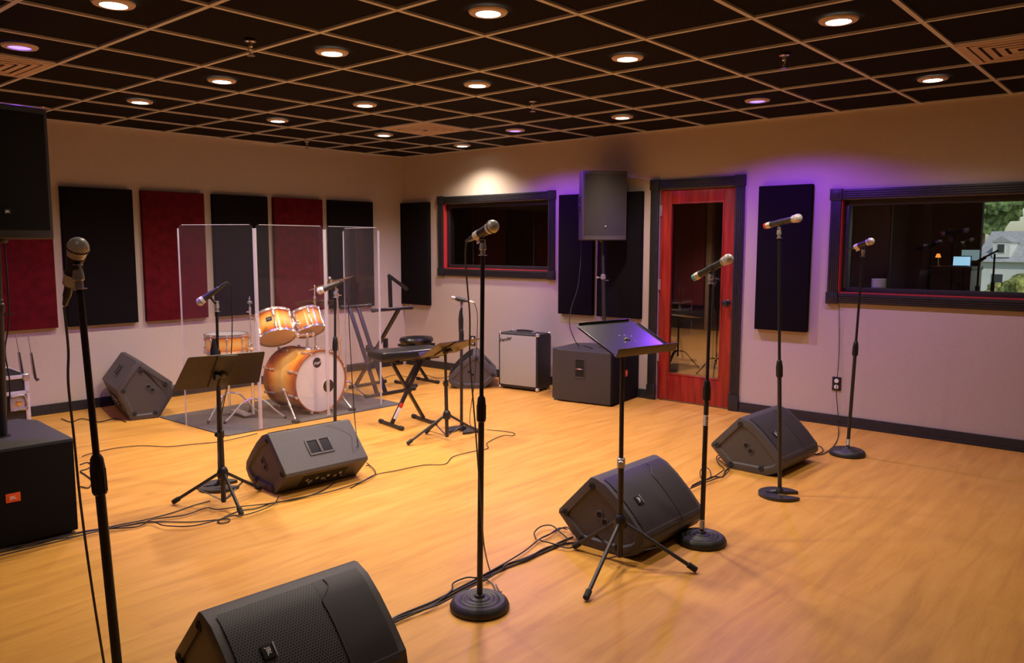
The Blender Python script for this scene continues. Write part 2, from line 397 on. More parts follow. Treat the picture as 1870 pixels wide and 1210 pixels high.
# RWa: x_local -> -y world, y_local -> +x world, so the room is at -y_local
baseboard('baseboard_right', [(RWa, -4.74, -1.17), (RWa, -.19, 5.4)])
baseboard('baseboard_left', [(LWM, -4.1, 4.2)])

def casing(b, x0, x1, z0, z1, wd, bottom=True, M=RWa, blocks=True):
    """fluted black casing round an opening x0..x1 (x along the wall), z0..z1"""
    th = .024
    def side(xc, za, zb):
        b.box((xc, -th/2, (za+zb)/2), (wd, th, zb-za), M, .003)
        for q in (-.3, -.1, .1, .3): b.box((xc+q*wd, -th-.001, (za+zb)/2), (.009, .008, zb-za), M, .002)
    def head(zc, xa, xb):
        b.box(((xa+xb)/2, -th/2, zc), (xb-xa, th, wd), M, .003)
        for q in (-.3, -.1, .1, .3): b.box(((xa+xb)/2, -th-.001, zc+q*wd), (xb-xa, .008, .009), M, .002)
    side(x0-wd/2, z0, z1); side(x1+wd/2, z0, z1); head(z1+wd/2, x0, x1)
    if bottom: head(z0-wd/2, x0, x1)
    for xc in (x0-wd/2, x1+wd/2):
        for zc in ((z1+wd/2, z0-wd/2) if bottom else (z1+wd/2,)):
            b.box((xc, -.017, zc), (wd+.014, .034, wd+.014), M, .004)
            b.lathe([(.026, 0), (.026, .004), (.020, .006), (.010, .004), (.001, .006)], M @ TR(xc, -.034, zc) @ RX(90), 20)
        if not bottom: b.box((xc, -.017, .075), (wd+.008, .034, .15), M, .004)

def window(name, W, wd, pane_tilt=0):
    x0, x1, z0, z1 = -W[0], -W[1], W[2], W[3]
    root = struct(thing(name, '', '')); del root['label']; del root['category']
    b = MB(); casing(b, x0, x1, z0, z1, wd)
    b.build('window_frame', 'black_trim', root)
    b = MB()   # red reveal lining then black stop; red top left out to imitate shade
    for (c, s_) in ((((x0-.004+x0+.010)/2, .02, (z0+z1)/2), (.014, .06, z1-z0)), (((x1-.010+x1+.004)/2, .02, (z0+z1)/2), (.014, .06, z1-z0)),
                    (((x0+x1)/2, .02, z0+.003), (x1-x0, .06, .014))):
        b.box(c, s_, RWa)
    b.build('window_reveal', 'booth_red_paint', root)
    b = MB()
    for (c, s_) in (((x0+.030, .085, (z0+z1)/2), (.045, .09, z1-z0)), ((x1-.030, .085, (z0+z1)/2), (.045, .09, z1-z0)),
                    (((x0+x1)/2, .085, z0+.028), (x1-x0, .09, .045)), (((x0+x1)/2, .085, z1-.028), (x1-x0, .09, .045))):
        b.box(c, s_, RWa, .004)
    b.build('window_stop', 'black_trim', root)
    b = MB(); b.box(((x0+x1)/2, .055, (z0+z1)/2), (x1-x0-.08, .006, z1-z0-.08), RWa)
    b.build('window_pane', 'window_glass', root)
    return root
mat('booth_red_paint', (.50, .035, .035), .4)
window('window_1', W1, .085)
window('window_2', W2, .085)

# red glazed door with black casing
root = thing('door_1', '', ''); del root['label']; del root['category']; struct(root)
b = MB(); casing(b, -D1[0], -D1[1], 0, D1[3], .088, bottom=False); b.build('door_frame', 'black_trim', root)
dx0, dx1 = -D1[0]+.012, -D1[1]-.012; gx0, gx1, gz0, gz1 = -.962, -.404, .265, 1.945
b = MB(); th = .04; yc = .035
def db(xa, xb, za, zb, bev=.003): b.box(((xa+xb)/2, yc, (za+zb)/2), (xb-xa, th, zb-za), RWa, bev)
db(dx0, gx0, .012, 2.062); db(gx1, dx1, .012, 2.062); db(gx0, gx1, gz1, 2.062); db(gx0, gx1, .012, gz0)
for (xa, xb, za, zb) in ((gx0-.001, gx0+.014, gz0, gz1), (gx1-.014, gx1+.001, gz0, gz1), (gx0, gx1, gz0-.001, gz0+.014), (gx0, gx1, gz1-.014, gz1+.001)):
    b.box(((xa+xb)/2, yc, (za+zb)/2), (xb-xa, .048, zb-za), RWa, .004)
leaf = b.build('door_leaf', 'door_wood', root)
b = MB(); b.box(((gx0+gx1)/2, yc, (gz0+gz1)/2), (gx1-gx0, .008, gz1-gz0), RWa); b.build('door_glass', 'door_glass', root)
b = MB(); KM = RWa @ TR(-.345, yc-.02, 1.0) @ RX(90)
b.lathe([(.034, 0), (.034, .006), (.028, .010), (.014, .012), (.012, .035), (.022, .042), (.030, .054), (.028, .068), (.016, .074), (.001, .075)], KM, 24)
b.build('door_knob', 'black_metal', root)
for z in (1.87, .44, 1.15):
    b = MB(); b.box((dx0-.002, yc-.022, z), (.022, .006, .105), RWa, .002); b.rod(*[(RWa @ Vector((dx0-.006, yc-.027, z+q))) for q in (-.054, .054)], .006)
    b.build('door_hinge', 'steel_grey', root)

# ---------------------------------------------------------------- rooms behind the glass
b = MB(); b.box((7.6, 2.3, -.05), (6.3, 5.0, .1)); struct(b.build('floor_booth', 'booth_floor'))
b = MB(); b.box((6.35, -2.6, -.052), (3.8, 4.8, .1)); struct(b.build('floor_control', 'booth_floor'))
b = MB(); b.box((7.6, 2.4, 2.5), (6.3, 5.1, .08)); struct(b.build('ceiling_booth', 'booth_wall'))
b = MB(); b.box((6.35, -2.6, 2.5), (3.8, 4.8, .08)); struct(b.build('ceiling_control', 'booth_wall'))
b = MB(); b.box((10.7, 2.4, 1.25), (.1, 5.1, 2.5)); b.box((7.6, 4.9, 1.25), (6.3, .1, 2.5)); struct(b.build('wall_booth', 'booth_wall'))
b = MB(); b.box((7.6, -.15, 1.25), (6.3, .1, 2.5)); struct(b.build('wall_partition', 'booth_wall'))
b = MB()
yA, yB, zA, zB = -.985, -3.4, .75, 2.1
b.box((8.2, (-.1+yA)/2, 1.25), (.1, yA*-1-.1, 2.5)); b.box((8.2, (yB-5)/2, 1.25), (.1, 5+yB, 2.5)); b.box((8.2, (yA+yB)/2, zA/2), (.1, yA-yB, zA)); b.box((8.2, (yA+yB)/2, (zB+2.5)/2), (.1, yA-yB, 2.5-zB))
b.box((6.35, -5.0, 1.25), (3.8, .1, 2.5)); struct(b.build('wall_control', 'booth_wall'))
for nm, c in (('booth_fill', (6.6, 1.8, 2.42)), ('booth_fill', (9.2, 3.0, 2.42)), ('control_lamp', (6.2, -1.9, 2.42))):  # booth spots are added without fixtures to brighten the floor behind the door
    L = bpy.data.lights.new(nm, 'SPOT'); L.energy = 120 if nm == 'booth_fill' else 5; L.color = WARM; L.spot_size = R(130); L.spot_blend = .8; L.shadow_soft_size = .06
    o = bpy.data.objects.new(nm, L); COL.objects.link(o); o.location = c

# ---------------------------------------------------------------- acoustic panels
def panel(M, x, z0, w_, h_, red, label, grp, th=.055):
    b = MB(); b.box((0, -th/2, h_/2), (w_, th, h_), None, .006)
    o = b.build('acoustic_panel', 'fabric_red' if red else 'fabric_black'); o.matrix_world = M @ TR(x, 0, z0)
    tag(o, label, 'acoustic panel', grp)
GL = 'acoustic panels on the left wall'; GR = 'acoustic panels on the right wall'
panel(LWM, -1.28, .785, .66, 1.27, 0, 'black acoustic panel on the left wall behind the tall loudspeaker', GL)
panel(LWM, -.175, .785, .65, 1.27, 1, 'dark red acoustic panel on the left wall below the tall black loudspeaker', GL)
panel(LWM, .548, .785, .63, 1.27, 0, 'black acoustic panel on the left wall behind the nearest microphone', GL)
panel(LWM, 1.262, .785, .63, 1.27, 1, 'dark red acoustic panel on the left wall behind the left edge of the drum shield', GL)
panel(LWM, 1.985, .785, .63, 1.27, 0, 'black acoustic panel between the two red panels behind the drum shield', GL)
panel(LWM, 2.69, .785, .63, 1.27, 1, 'dark red acoustic panel on the left wall above the drum toms', GL)
panel(LWM, 3.41, .785, .64, 1.27, 0, 'black acoustic panel on the left wall nearest the room corner', GL)
panel(RWa, -4.545, .785, .53, 1.275, 0, 'narrow black acoustic panel between the room corner and the small window', GR)
panel(RWa, -2.045, .80, .44, 1.265, 0, 'black acoustic panel left of the pole of the raised loudspeaker', GR)
panel(RWa, -1.505, .80, .52, 1.265, 0, 'black acoustic panel between the speaker pole and the red door', GR)
panel(RWa, .185, .785, .47, 1.27, 0, 'tall black acoustic panel between the red door and the control room window', GR)

# ---------------------------------------------------------------- ceiling fittings
SEEN = {(.5, -.5): 'bright white recessed ceiling light nearest the top centre edge', (.5, 1.5): 'white recessed ceiling light, second nearest in the left row of downlights',
 (2.5, -.5): 'white recessed ceiling light above the front of the red door', (2.5, 1.5): 'white recessed ceiling light near the middle of the ceiling',
 (2.5, -2.5): 'large white recessed ceiling light at the upper right of the room', (.5, 3.5): 'white recessed ceiling light in front of the left wall panels, third from the camera',
 (.5, 5.5): 'small white recessed ceiling light beside the left wall', (2.5, 3.5): 'white recessed ceiling light above the drum kit',
 (5.5, -2.5): 'white recessed ceiling light above the large control room window', (2.5, 5.5): 'small white recessed ceiling light above the drum shield near the left wall',
 (5.5, 1.5): 'white recessed ceiling light between the two violet ones near the right wall', (4.5, 5.5): 'small white recessed ceiling light beside the middle air vent',
 (6.35, 5.5): 'farthest white recessed ceiling light, close to the corner and lighting the wall'}
SEENV = {(-1.5, 3.5): 'violet recessed ceiling light at the far left beside an air vent', (5.5, -.5): 'violet recessed ceiling light in front of the tall black wall panel right of the door', (5.5, 3.5): 'violet recessed ceiling light above the raised loudspeaker'}
for (a, c, k) in CANS:
    lab = (SEENV if k else SEEN).get((a, c), 'recessed ceiling light above or behind the viewpoint')
    r = thing('recessed_light', lab, 'ceiling light', TR(a*T, c*T, H), 'recessed ceiling lights')
    b = MB(); b.lathe([(.058, -.004), (.060, -.010), (.088, -.006), (.094, .001), (.094, .006)], None, 36, caps=False); b.build('light_trim', 'can_trim', r)
    b = MB(); b.lathe([(.0005, -.009), (.035, -.008), (.0585, -.004)], None, 32, caps=False); b.build('light_lens', 'violet_lens' if k else 'lamp_lens', r)
def vent(ix, iy, label):
    r = thing('air_vent', label, 'air vent', TR((ix+.5)*T, (iy+.5)*T, H), 'square ceiling air vents')
    b = MB()
    for k, s_ in enumerate((.585, .47, .36, .25, .14)):
        z = -.004-.0015*k; wd = .035 if k else .045
        for sg in (-1, 1):
            b.box((0, sg*(s_/2-wd/2), z), (s_, wd, .005), TR(0, 0, 0)); b.box((sg*(s_/2-wd/2), 0, z), (wd, s_-2*wd, .005))
    b.build('vent_louvre', 'vent_paint', r)
    b = MB(); b.box((0, 0, .001), (.58, .58, .003)); b.build('vent_backing', 'booth_wall', r)
vent(4, 4, 'square louvred air vent in the middle of the ceiling beside a violet light')
vent(-2, 4, 'square louvred air vent at the left edge of the ceiling')
vent(4, -4, 'square louvred air vent at the right edge of the ceiling above the control room window')
SPK = [(-.14, 1.04, 'chrome sprinkler head hanging at the upper left of the ceiling'), (2.26, 1.02, 'chrome sprinkler head hanging above the raised loudspeaker'),
       (2.05, -1.04, 'chrome sprinkler head hanging in front of the upper right ceiling light'), (-.1, 4.18, 'sprinkler head beside the tall left loudspeaker top'), (2.53, 4.36, 'tiny sprinkler head near the left wall above the drum shield')]
for x, y, lab in SPK:
    r = thing('sprinkler', lab, 'sprinkler', TR(x, y, H), 'ceiling sprinklers')
    b = MB(); b.lathe([(.03, .002), (.03, -.004), (.012, -.008), (.012, -.03), (.008, -.034)], None, 20)
    b.torus(.014, .0025, TR(0, 0, -.052) @ RX(90) @ Matrix.Diagonal((1, 1.35, 1, 1)), 20, 6); b.build('sprinkler_body', 'chrome', r)
    b = MB(); b.lathe([(.024, 0), (.024, .002), (.004, .003)], TR(0, 0, -.078), 16); b.cyl((0, 0, -.075), (0, 0, -.06), .004); b.build('deflector', 'chrome', r)
# outlets and switch
def outlet(M, lab, white=True):
    r = thing('wall_outlet', lab, 'outlet', M)
    b = MB(); b.box((0, -.004, 0), (.075, .008, .118), None, .003); b.build('cover_plate', 'outlet_black', r)
    for z in (.026, -.026):
        b = MB(); b.lathe([(.0185, 0), (.0185, .004), (.017, .005), (.001, .005)], TR(0, -.008, z) @ RX(90), 20); b.build('socket', 'outlet_white' if white else 'outlet_black', r)
outlet(RWa @ TR(.68, 0, .36), 'black outlet plate with two white sockets below the control room window')
outlet(RWa @ TR(-3.57, 0, .395), 'black outlet plate with white sockets behind the small corner floor monitor')
outlet(LWM @ TR(3.93, 0, .30), 'dark outlet plate low on the left wall behind the keyboard stand', False)
b = MB(); b.box((0, -.004, 0), (.012, .008, .09), None, .002); o = b.build('wall_sensor', 'can_trim'); o.matrix_world = LWM @ TR(3.4, 0, 2.30); tag(o, 'thin vertical plastic strip high on the left wall near the corner', 'wall fitting')
# ================================================================ loudspeakers
def seclen(P):
    L = [0]
    for a, b_ in zip(P, P[1:]): L.append(L[-1]+math.hypot(b_[0]-a[0], b_[1]-a[1]))
    return L
def gr_surface(b, path, x0, x1, out, uflip=1, mi=0):
    """curved grille sheet over `path` (v,z) between x0 and x1, lifted by `out`; UVs in metres. local y = -v"""
    n = len(path); nr = []
    for i in range(n):
        a = path[max(0, i-1)]; c = path[min(n-1, i+1)]; d = (c[0]-a[0], c[1]-a[1]); l = math.hypot(*d); nr.append((-d[1]/l, d[0]/l))
    L = seclen(path); s_ = 1 if nr[n//2][1]*1+nr[n//2][0]*.5 > 0 else -1
    vs = []; uv = []
    for i, (p, q) in enumerate(zip(path, nr)):
        for x in (x0, x1): vs.append((x, -(p[0]+s_*q[0]*out), p[1]+s_*q[1]*out)); uv.append((x, L[i]))
    b._add(vs, [(2*i, 2*i+1, 2*i+3, 2*i+2) for i in range(n-1)], mi, uv)
SEC = [(0, 0), (.265, 0), (.345, .035), (.382, .085), (.372, .135), (.30, .215), (.222, .290), (.150, .345), (.085, .368), (.062, .366), (-.140, .155), (-.143, .135)]
GP = [(.378, .118), (.345, .168), (.30, .217), (.262, .256), (.222, .292), (.186, .322), (.150, .346), (.118, .360)]
def pad(b, M, r=.02): b.lathe([(r, 0), (r, .004), (r*.8, .006), (r*.45, .006), (r*.40, .003), (.0005, .003)], M, 20)
def wedge(label, M, L=.59, group='floor monitors', detail=2, badge=True, name='floor_monitor', sec=SEC, gp=GP, big=False):
    r = thing(name, label, 'speaker', M, group)
    b = MB(); P = TR(0, 0, 0)
    # prism axis along local x: polygon (v,z) -> (x=z_local..)
    ax = Matrix(((0, 0, 1, 0), (-1, 0, 0, 0), (0, 1, 0, 0), (0, 0, 0, 1)))   # (px,py,pz)->(pz,-px,py)
    ff = b.prism(sec, -L/2, L/2, ax)
    caps = [f for f in ff if len(f.verts) == len(sec)]
    for f in caps:
        n = f.normal.copy(); f.normal_update(); n = f.normal.copy(); sg = 1 if f.calc_center_median().x > 0 else -1
        rr = bmesh.ops.inset_region(b.bm, faces=[f], thickness=.020, depth=0)
        for v in f.verts: v.co.x += .006*sg
        bmesh.ops.inset_region(b.bm, faces=[f], thickness=.028, depth=0)
        bmesh.ops.inset_region(b.bm, faces=[f], thickness=.010, depth=0)
        for v in f.verts: v.co.x -= .010*sg
    cab = b.build('cabinet', 'cabinet_plastic', r, 25)
    md = cab.modifiers.new('edge', 'BEVEL'); md.width = .006; md.segments = 2; md.limit_method = 'ANGLE'; md.angle_limit = R(28)
    # grille frame and sheets
    b = MB()
    hx = L/2-.03
    if detail >= 2:
        xs = .08
        gr_surface(b, gp, -hx, xs, .003, mi=0); gr_surface(b, gp, xs, hx, .0036, mi=1)
        b.build('grille', ['grille_coarse', 'grille_fine'], r)
        b = MB()
        pts = [(xs-.0, -gp[i][0]-.004*0, gp[i][1]+.005) for i in range(len(gp))]
        pts = [(xs+(.045 if i >= len(gp)-2 else 0), -p[0]-.0045, p[1]+.0035) for i, p in enumerate(gp)]
        b.tube(pts, .0022, 6, 3); b.build('grille_seam', 'cabinet_plastic', r)
    else:
        gr_surface(b, gp, -hx, hx, .003); b.build('grille', 'speaker_grille', r)
    # end feet and pole cups
    for sg in (-1, 1):
        for (v, z) in ((.075, .325), (-.095, .150), (.015, .035), (.235, .045)) if not big else ((.10, .44), (-.05, .27), (.03, .06), (.20, .05), (.29, .30)):
            b = MB(); pad(b, TR(sg*(L/2+(.004)), -v, z) @ RY(90*sg)); b.build('foot', 'rubber', r)
        b = MB(); cx, cz = (.135, .165) if not big else (.17, .27)
        Mh = TR(sg*(L/2-.004), -cx, cz) @ RY(90*sg) @ RZ(45 if sg > 0 else 45)
        for q in (-.023, .023):
            b.lathe([(.0005, -.012), (.013, -.010), (.016, .0045), (.020, .0055), (.024, .0040), (.026, -.002)], Mh @ TR(q, 0, 0), 20, caps=False)
        b.build('pole_socket', 'cabinet_plastic', r)
        b = MB()
        for q in (-.023, .023): b.lathe([(.0005, .0035), (.0145, .0035)], Mh @ TR(q, 0, 0), 20, caps=False)
        b.build('socket_hole', 'deep_black', r)
    # carry handle on the upper back side: from (-.14,.155) to (.062,.366)
    a0, a1 = ((-.140, .155), (.062, .366)) if not big else (sec[-1], sec[-2])
    mid = ((a0[0]+a1[0])/2, (a0[1]+a1[1])/2); ang = math.degrees(math.atan2(a1[1]-a0[1], a1[0]-a0[0]))
    HM = TR(0, -mid[0], mid[1]) @ RX(-ang) @ TR(0, 0, 0)     # local: y runs down the face, z outwards
    HM = Matrix(HM)
    n = Vector((0, math.sin(R(ang)), math.cos(R(ang)))); up = Vector((0, -math.cos(R(ang)), math.sin(R(ang))))
    HM = Matrix(((1, 0, 0, 0), (0, up.y, n.y, -mid[0]), (0, up.z, n.z, mid[1]), (0, 0, 0, 1)))
    b = MB()
    # rim of the recess
    for (c, s_) in (((0, .052, .002), (.175, .014, .010)), ((0, -.052, .002), (.175, .014, .010)), ((.083, 0, .002), (.014, .104, .010)), ((-.083, 0, .002), (.014, .104, .010)), ((0, 0, .003), (.018, .10, .014))):
        b.box(c, s_, HM, .004)
    b.build('handle', 'cabinet_plastic', r)
    b = MB()
    for q in (-.042, .042): b.box((q, 0, .0015), (.064, .092, .003), HM, .001)
    b.build('handle_recess', 'deep_black', r)
    # connector plate on the rear
    b = MB(); e0 = sec[0]; e1 = sec[-1] if not big else sec[-1]
    d = Vector((0, -(e1[0]-e0[0]), e1[1]-e0[1])); d.normalize(); nn = Vector((0, d.z, -d.y))
    if nn.y < 0: nn = -nn
    cm = Vector((0, -(e0[0]+e1[0])/2, (e0[1]+e1[1])/2))
    CM = Matrix(((-1, 0, 0, 0), (0, d.y, nn.y, cm.y), (0, d.z, nn.z, cm.z), (0, 0, 0, 1)))
    b.box((0, .005, .0015), (.32, .11, .004), CM, .001); b.build('connector_panel', 'deep_black', r)
    b = MB()
    for i, q in enumerate((-.12, -.085, -.05, 0, .03, .09, .12)):
        b.lathe([(.012, 0), (.012, .005), (.009, .006), (.0075, .003), (.0005, .003)], CM @ TR(q, .012*(-1)**i, .003), 14)
        if i % 3 == 0: b.lathe([(.006, 0), (.005, .014), (.0005, .014)], CM @ TR(q+.018, -.02, .003), 12)
    b.build('connector', 'steel_grey', r)
    if badge:
        L_ = seclen(gp); i = 1; p = ((gp[1][0]+gp[2][0])/2, (gp[1][1]+gp[2][1])/2) if detail < 2 else gp[3]
        a = Vector((0, -gp[2][0], gp[2][1])); c = Vector((0, -gp[4][0], gp[4][1])); u = (c-a).normalized(); nrm = Vector((0, -u.z, u.y));
        if nrm.z < 0: nrm = -nrm
        ctr = Vector((-.165, -p[0], p[1]))+nrm*.006
        # text runs down the slope
        BM = Matrix(((0, 1, 0, ctr.x), (-u.y, 0, nrm.y, ctr.y), (-u.z, 0, nrm.z, ctr.z), (0, 0, 0, 1)))
        b = MB(); b.box((0, 0, 0), (.046, .042, .006), BM, .002); bd = b.build('badge', 'deep_black', r)
        b = MB(); b.box((0, .021, .003), (.048, .005, .006), BM, .001); b.build('badge_edge', 'steel_grey', bd)
        b = MB(); b.text('JBL', .021, BM @ TR(0, 0, .0034)); b.build('badge_text', 'white_ink', bd)
    return r
def PM(x, y, z, rz): return TR(x, y, z) @ RZ(rz)
wedge('large black floor monitor in the foreground, cut off by the bottom of the photo', PM(-1.105, -.565, 0, -4))
wedge('black floor monitor right behind the legs of the violet lit tripod music stand', PM(.935, -.640, 0, -1))
wedge('black floor monitor near the right wall, behind the horseshoe base mic stand', PM(2.750, -.600, 0, -2))
wedge('dark grey floor monitor in front of the drum shield, handle side up', PM(.365, 1.250, 0, 175.6))
wedge('small dark floor monitor seen end on against the wall beside the silver fronted amplifier', PM(3.815, 2.985, 0, 223), detail=1, badge=False)
BSEC = [(0, 0), (.231, 0), (.355, .19), (.355, .31), (.105, .52), (.070, .52), (-.105, .285)]
BGP = [(.355, .20), (.358, .25), (.353, .305), (.28, .368), (.20, .436), (.115, .505)]
wedge('big black floor monitor by the left wall, its hexagonal end facing the room', PM(.492, 4.395, 0, 76.4), L=.74, detail=1, badge=False, sec=BSEC, gp=BGP, big=True)

def pa_speaker(label, M, w_=.40, d_=.34, h_=.665, gm='grille_fine', cm='cabinet_plastic'):
    r = thing('loudspeaker', label, 'speaker', M, 'loudspeakers raised on poles')
    fp = [(-w_/2, -.06), (-w_/2+.03, -.085), (-.10, -.112), (0, -.120), (.10, -.112), (w_/2-.03, -.085), (w_/2, -.06), (w_/2-.005, .09), (.15, d_-.12), (-.15, d_-.12), (-w_/2+.005, .09)]
    b = MB(); b.prism(fp, 0, h_); cab = b.build('cabinet', cm, r, 25)
    md = cab.modifiers.new('edge', 'BEVEL'); md.width = .008; md.segments = 2; md.limit_method = 'ANGLE'; md.angle_limit = R(28)
    b = MB(); gpts = [(-w_/2+.022, -.084), (-.10, -.1135), (0, -.122), (.10, -.1135), (w_/2-.022, -.084)]; vs = []; uv = []; L_ = 0
    for i, (x, y) in enumerate(gpts):
        if i: L_ += math.hypot(x-gpts[i-1][0], y-gpts[i-1][1])
        for z in (.045, h_-.03): vs.append((x, y, z)); uv.append((L_, z))
    b._add(vs, [(2*i, 2*i+2, 2*i+3, 2*i+1) for i in range(4)], 0, uv); b.build('grille', gm, r)
    b = MB(); b.box((0, -.1235, .135), (.030, .004, .028), None, .001); bd = b.build('badge', 'deep_black', r)
    b = MB(); b.text('JBL', .016, TR(0, -.1262, .135) @ RX(90)); b.build('badge_text', 'white_ink', bd)
    for sg in (-1, 1):
        b = MB(); HM = Matrix.Translation((sg*(w_/2-.001), .02, h_*.52)) @ RZ(-2*sg)
        for (c, s_) in (((0, 0, .085), (.012, .085, .014)), ((0, 0, -.085), (.012, .085, .014)), ((0, 0, 0), (.016, .085, .016)), ((0, .042, 0), (.012, .012, .18)), ((0, -.042, 0), (.012, .012, .18))): b.box(c, s_, HM, .003)
        b.build('handle', 'cabinet_plastic', r)
        b = MB()
        for z in (-.042, .042): b.box((-.001*sg, 0, z), (.008, .075, .066), HM, .001)
        b.build('handle_recess', 'deep_black', r)
    b = MB(); b.lathe([(.03, 0), (.03, -.006), (.024, -.02), (.018, -.022)], TR(0, .02, .002), 20); b.build('pole_cup', 'black_metal', r)
    return r
pa_speaker('black loudspeaker raised on a pole between the small window and the red door', PM(3.955, 1.515, 1.583, -42), w_=.45, d_=.34)
pa_speaker('tall black loudspeaker raised on a pole at the left edge of the photo', PM(-1.19, 1.70, 1.562, -4), w_=.44, gm='speaker_grille', cm='tolex')
def speaker_pole(label, base, top, cm='steel_grey'):
    r = thing('speaker_pole', label, 'speaker pole', TR(*base))
    b = MB(); d = Vector(top)-Vector(base); m = d*.66
    b.rod((0, 0, 0), m+d*.05, .0185, 18); b.build('lower_tube', 'black_satin', r)
    b = MB(); b.rod(m, d, .0155, 18); b.build('upper_tube', 'black_satin', r)
    b = MB(); b.rod(m-d*.02+Vector((0, 0, .0)), m+d*.03, .024, 18); b.rod(m+Vector((0, 0, 0)), m+Vector((-.05, .03, 0)), .005); b.sphere(m+Vector((-.055, .033, 0)), .014, 12, (1, 1, .8)); b.rod(m-Vector((0, 0, .03)), m+Vector((.06, -.02, -.03)), .004); b.build('clamp', cm, r)
    return r
speaker_pole('black pole carrying the raised loudspeaker, standing on the right subwoofer', (3.985, 1.49, .521), (3.965, 1.52, 1.575))
speaker_pole('thick black pole rising from the left subwoofer at the photo edge', (-1.21, 1.83, .521), (-1.21, 1.72, 1.553), 'black_metal')

def subwoofer(label, M, w_, d_, h_, badge=(0, .26), bs=(.045, .065)):
    r = thing('subwoofer', label, 'speaker', M, 'subwoofers')
    b = MB(); fp = [(-w_/2, -d_/2), (w_/2, -d_/2), (w_/2, d_/2-.12), (w_/2-.07, d_/2), (-w_/2+.07, d_/2), (-w_/2, d_/2-.12)]
    b.prism([(x, y+.02) if y < -d_/2+.01 else (x, y) for x, y in fp], .012, h_, None, .010, 3)
    for sx in (-1, 1):
        for sy in (-1, 1): b.box((sx*(w_/2-.05), sy*(d_/2-.07), .007), (.05, .05, .014), None, .003)
    b.build('cabinet', 'cabinet_paint', r)
    b = MB(); b.box((0, -d_/2+.011, h_/2+.004), (w_-.012, .022, h_-.03), None, .008, 3); b.build('grille', 'speaker_grille', r)
    b = MB(); b.box((badge[0], -d_/2-.001, badge[1]), (bs[0], .004, bs[1]), None, .001); bd = b.build('badge', 'orange_badge', r)
    ts = min(bs[0]*.36, bs[1]*.6); b = MB(); b.text('JBL', ts, TR(badge[0], -d_/2-.0035, badge[1]) @ RX(90)); b.build('badge_text', 'white_ink', bd)
    for sg in (-1, 1):
        b = MB(); x = sg*w_/2
        for (c, s_) in (((x, 0, .435), (.012, .115, .016)), ((x, 0, .255), (.012, .115, .016)), ((x, .052, .345), (.012, .014, .19)), ((x, -.052, .345), (.012, .014, .19))): b.box(c, s_, None, .004)
        b.build('handle_rim', 'cabinet_paint', r)
        b = MB(); b.box((x+sg*.001, 0, .345), (.004, .092, .165), None); b.build('handle_recess', 'deep_black', r)
        b = MB(); b.rod((x+sg*.004, -.045, .335), (x+sg*.004, .045, .335), .009); gb = b.build('grip_bar', 'black_satin', r)
        b = MB(); b.rod((x+sg*.0085, -.02, .338), (x+sg*.0085, .018, .338), .006); b.build('grip_label', 'steel_grey', gb)
        b = MB(); b.lathe([(.007, 0), (.007, .004), (.0005, .004)], TR(x+sg*.012, .030, .338) @ RY(90*sg), 12); b.build('status_light', 'red_plastic', gb)
    b = MB(); b.lathe([(.045, .001), (.045, .006), (.024, .007), (.022, .003), (.0005, .003)], TR(0.05, -.06, h_-.002), 24); b.build('pole_socket', 'black_metal', r)
    return r
subwoofer('big dark grey subwoofer with a side handle against the wall left of the red door', TR(3.935, 1.575, 0) @ RZ(8.4), .64, .695, .516, badge=(-.0, .285), bs=(.05, .062))
subwoofer('large black subwoofer with an orange badge at the left edge of the photo', TR(-1.27, 1.885, 0) @ RZ(-3.5), .62, .76, .516, badge=(.012, .262), bs=(.066, .046))

# combo amplifier: silver cloth front faces local -x
r = thing('amplifier', 'black amplifier with a silver cloth front beside the right subwoofer', 'amplifier', TR(3.905, 2.465, 0) @ RZ(7))
b = MB(); b.box((0, 0, .312), (.27, .50, .588), None, .014, 3); b.build('cabinet', 'tolex', r)
b = MB(); b.box((-.137, 0, .318), (.010, .455, .535), None, .003); b.build('grille_cloth', 'amp_cloth_silver', r)
b = MB(); b.text('Fender', .055, TR(-.1435, .155, .535) @ RZ(-90) @ RX(90) @ RZ(14), .001, shear=.35); b.build('script_badge', 'black_satin', r)
for sy in (-1, 1):
    for z in (.025, .598):
        for sx in (-1, 1):
            b = MB(); b.box((sx*.122, sy*.237, z), (.036, .036, .036), None, .012, 3); b.build('corner_cap', 'chrome', r)
b = MB(); b.tube([(0, -.11, .607), (0, -.10, .622), (0, 0, .628), (0, .10, .622), (0, .11, .607)], .010, 10, 4); hd = b.build('handle', 'rubber', r)
for s_ in (-1, 1):
    b = MB(); b.box((0, s_*.112, .612), (.028, .045, .012), None, .004); b.build('handle_cap', 'chrome', hd)
for sy in (-1, 1):
    for sx in (-1, 1):
        b = MB(); b.cyl((sx*.1, sy*.2, 0), (sx*.1, sy*.2, .022), .016); b.build('foot', 'rubber', r)

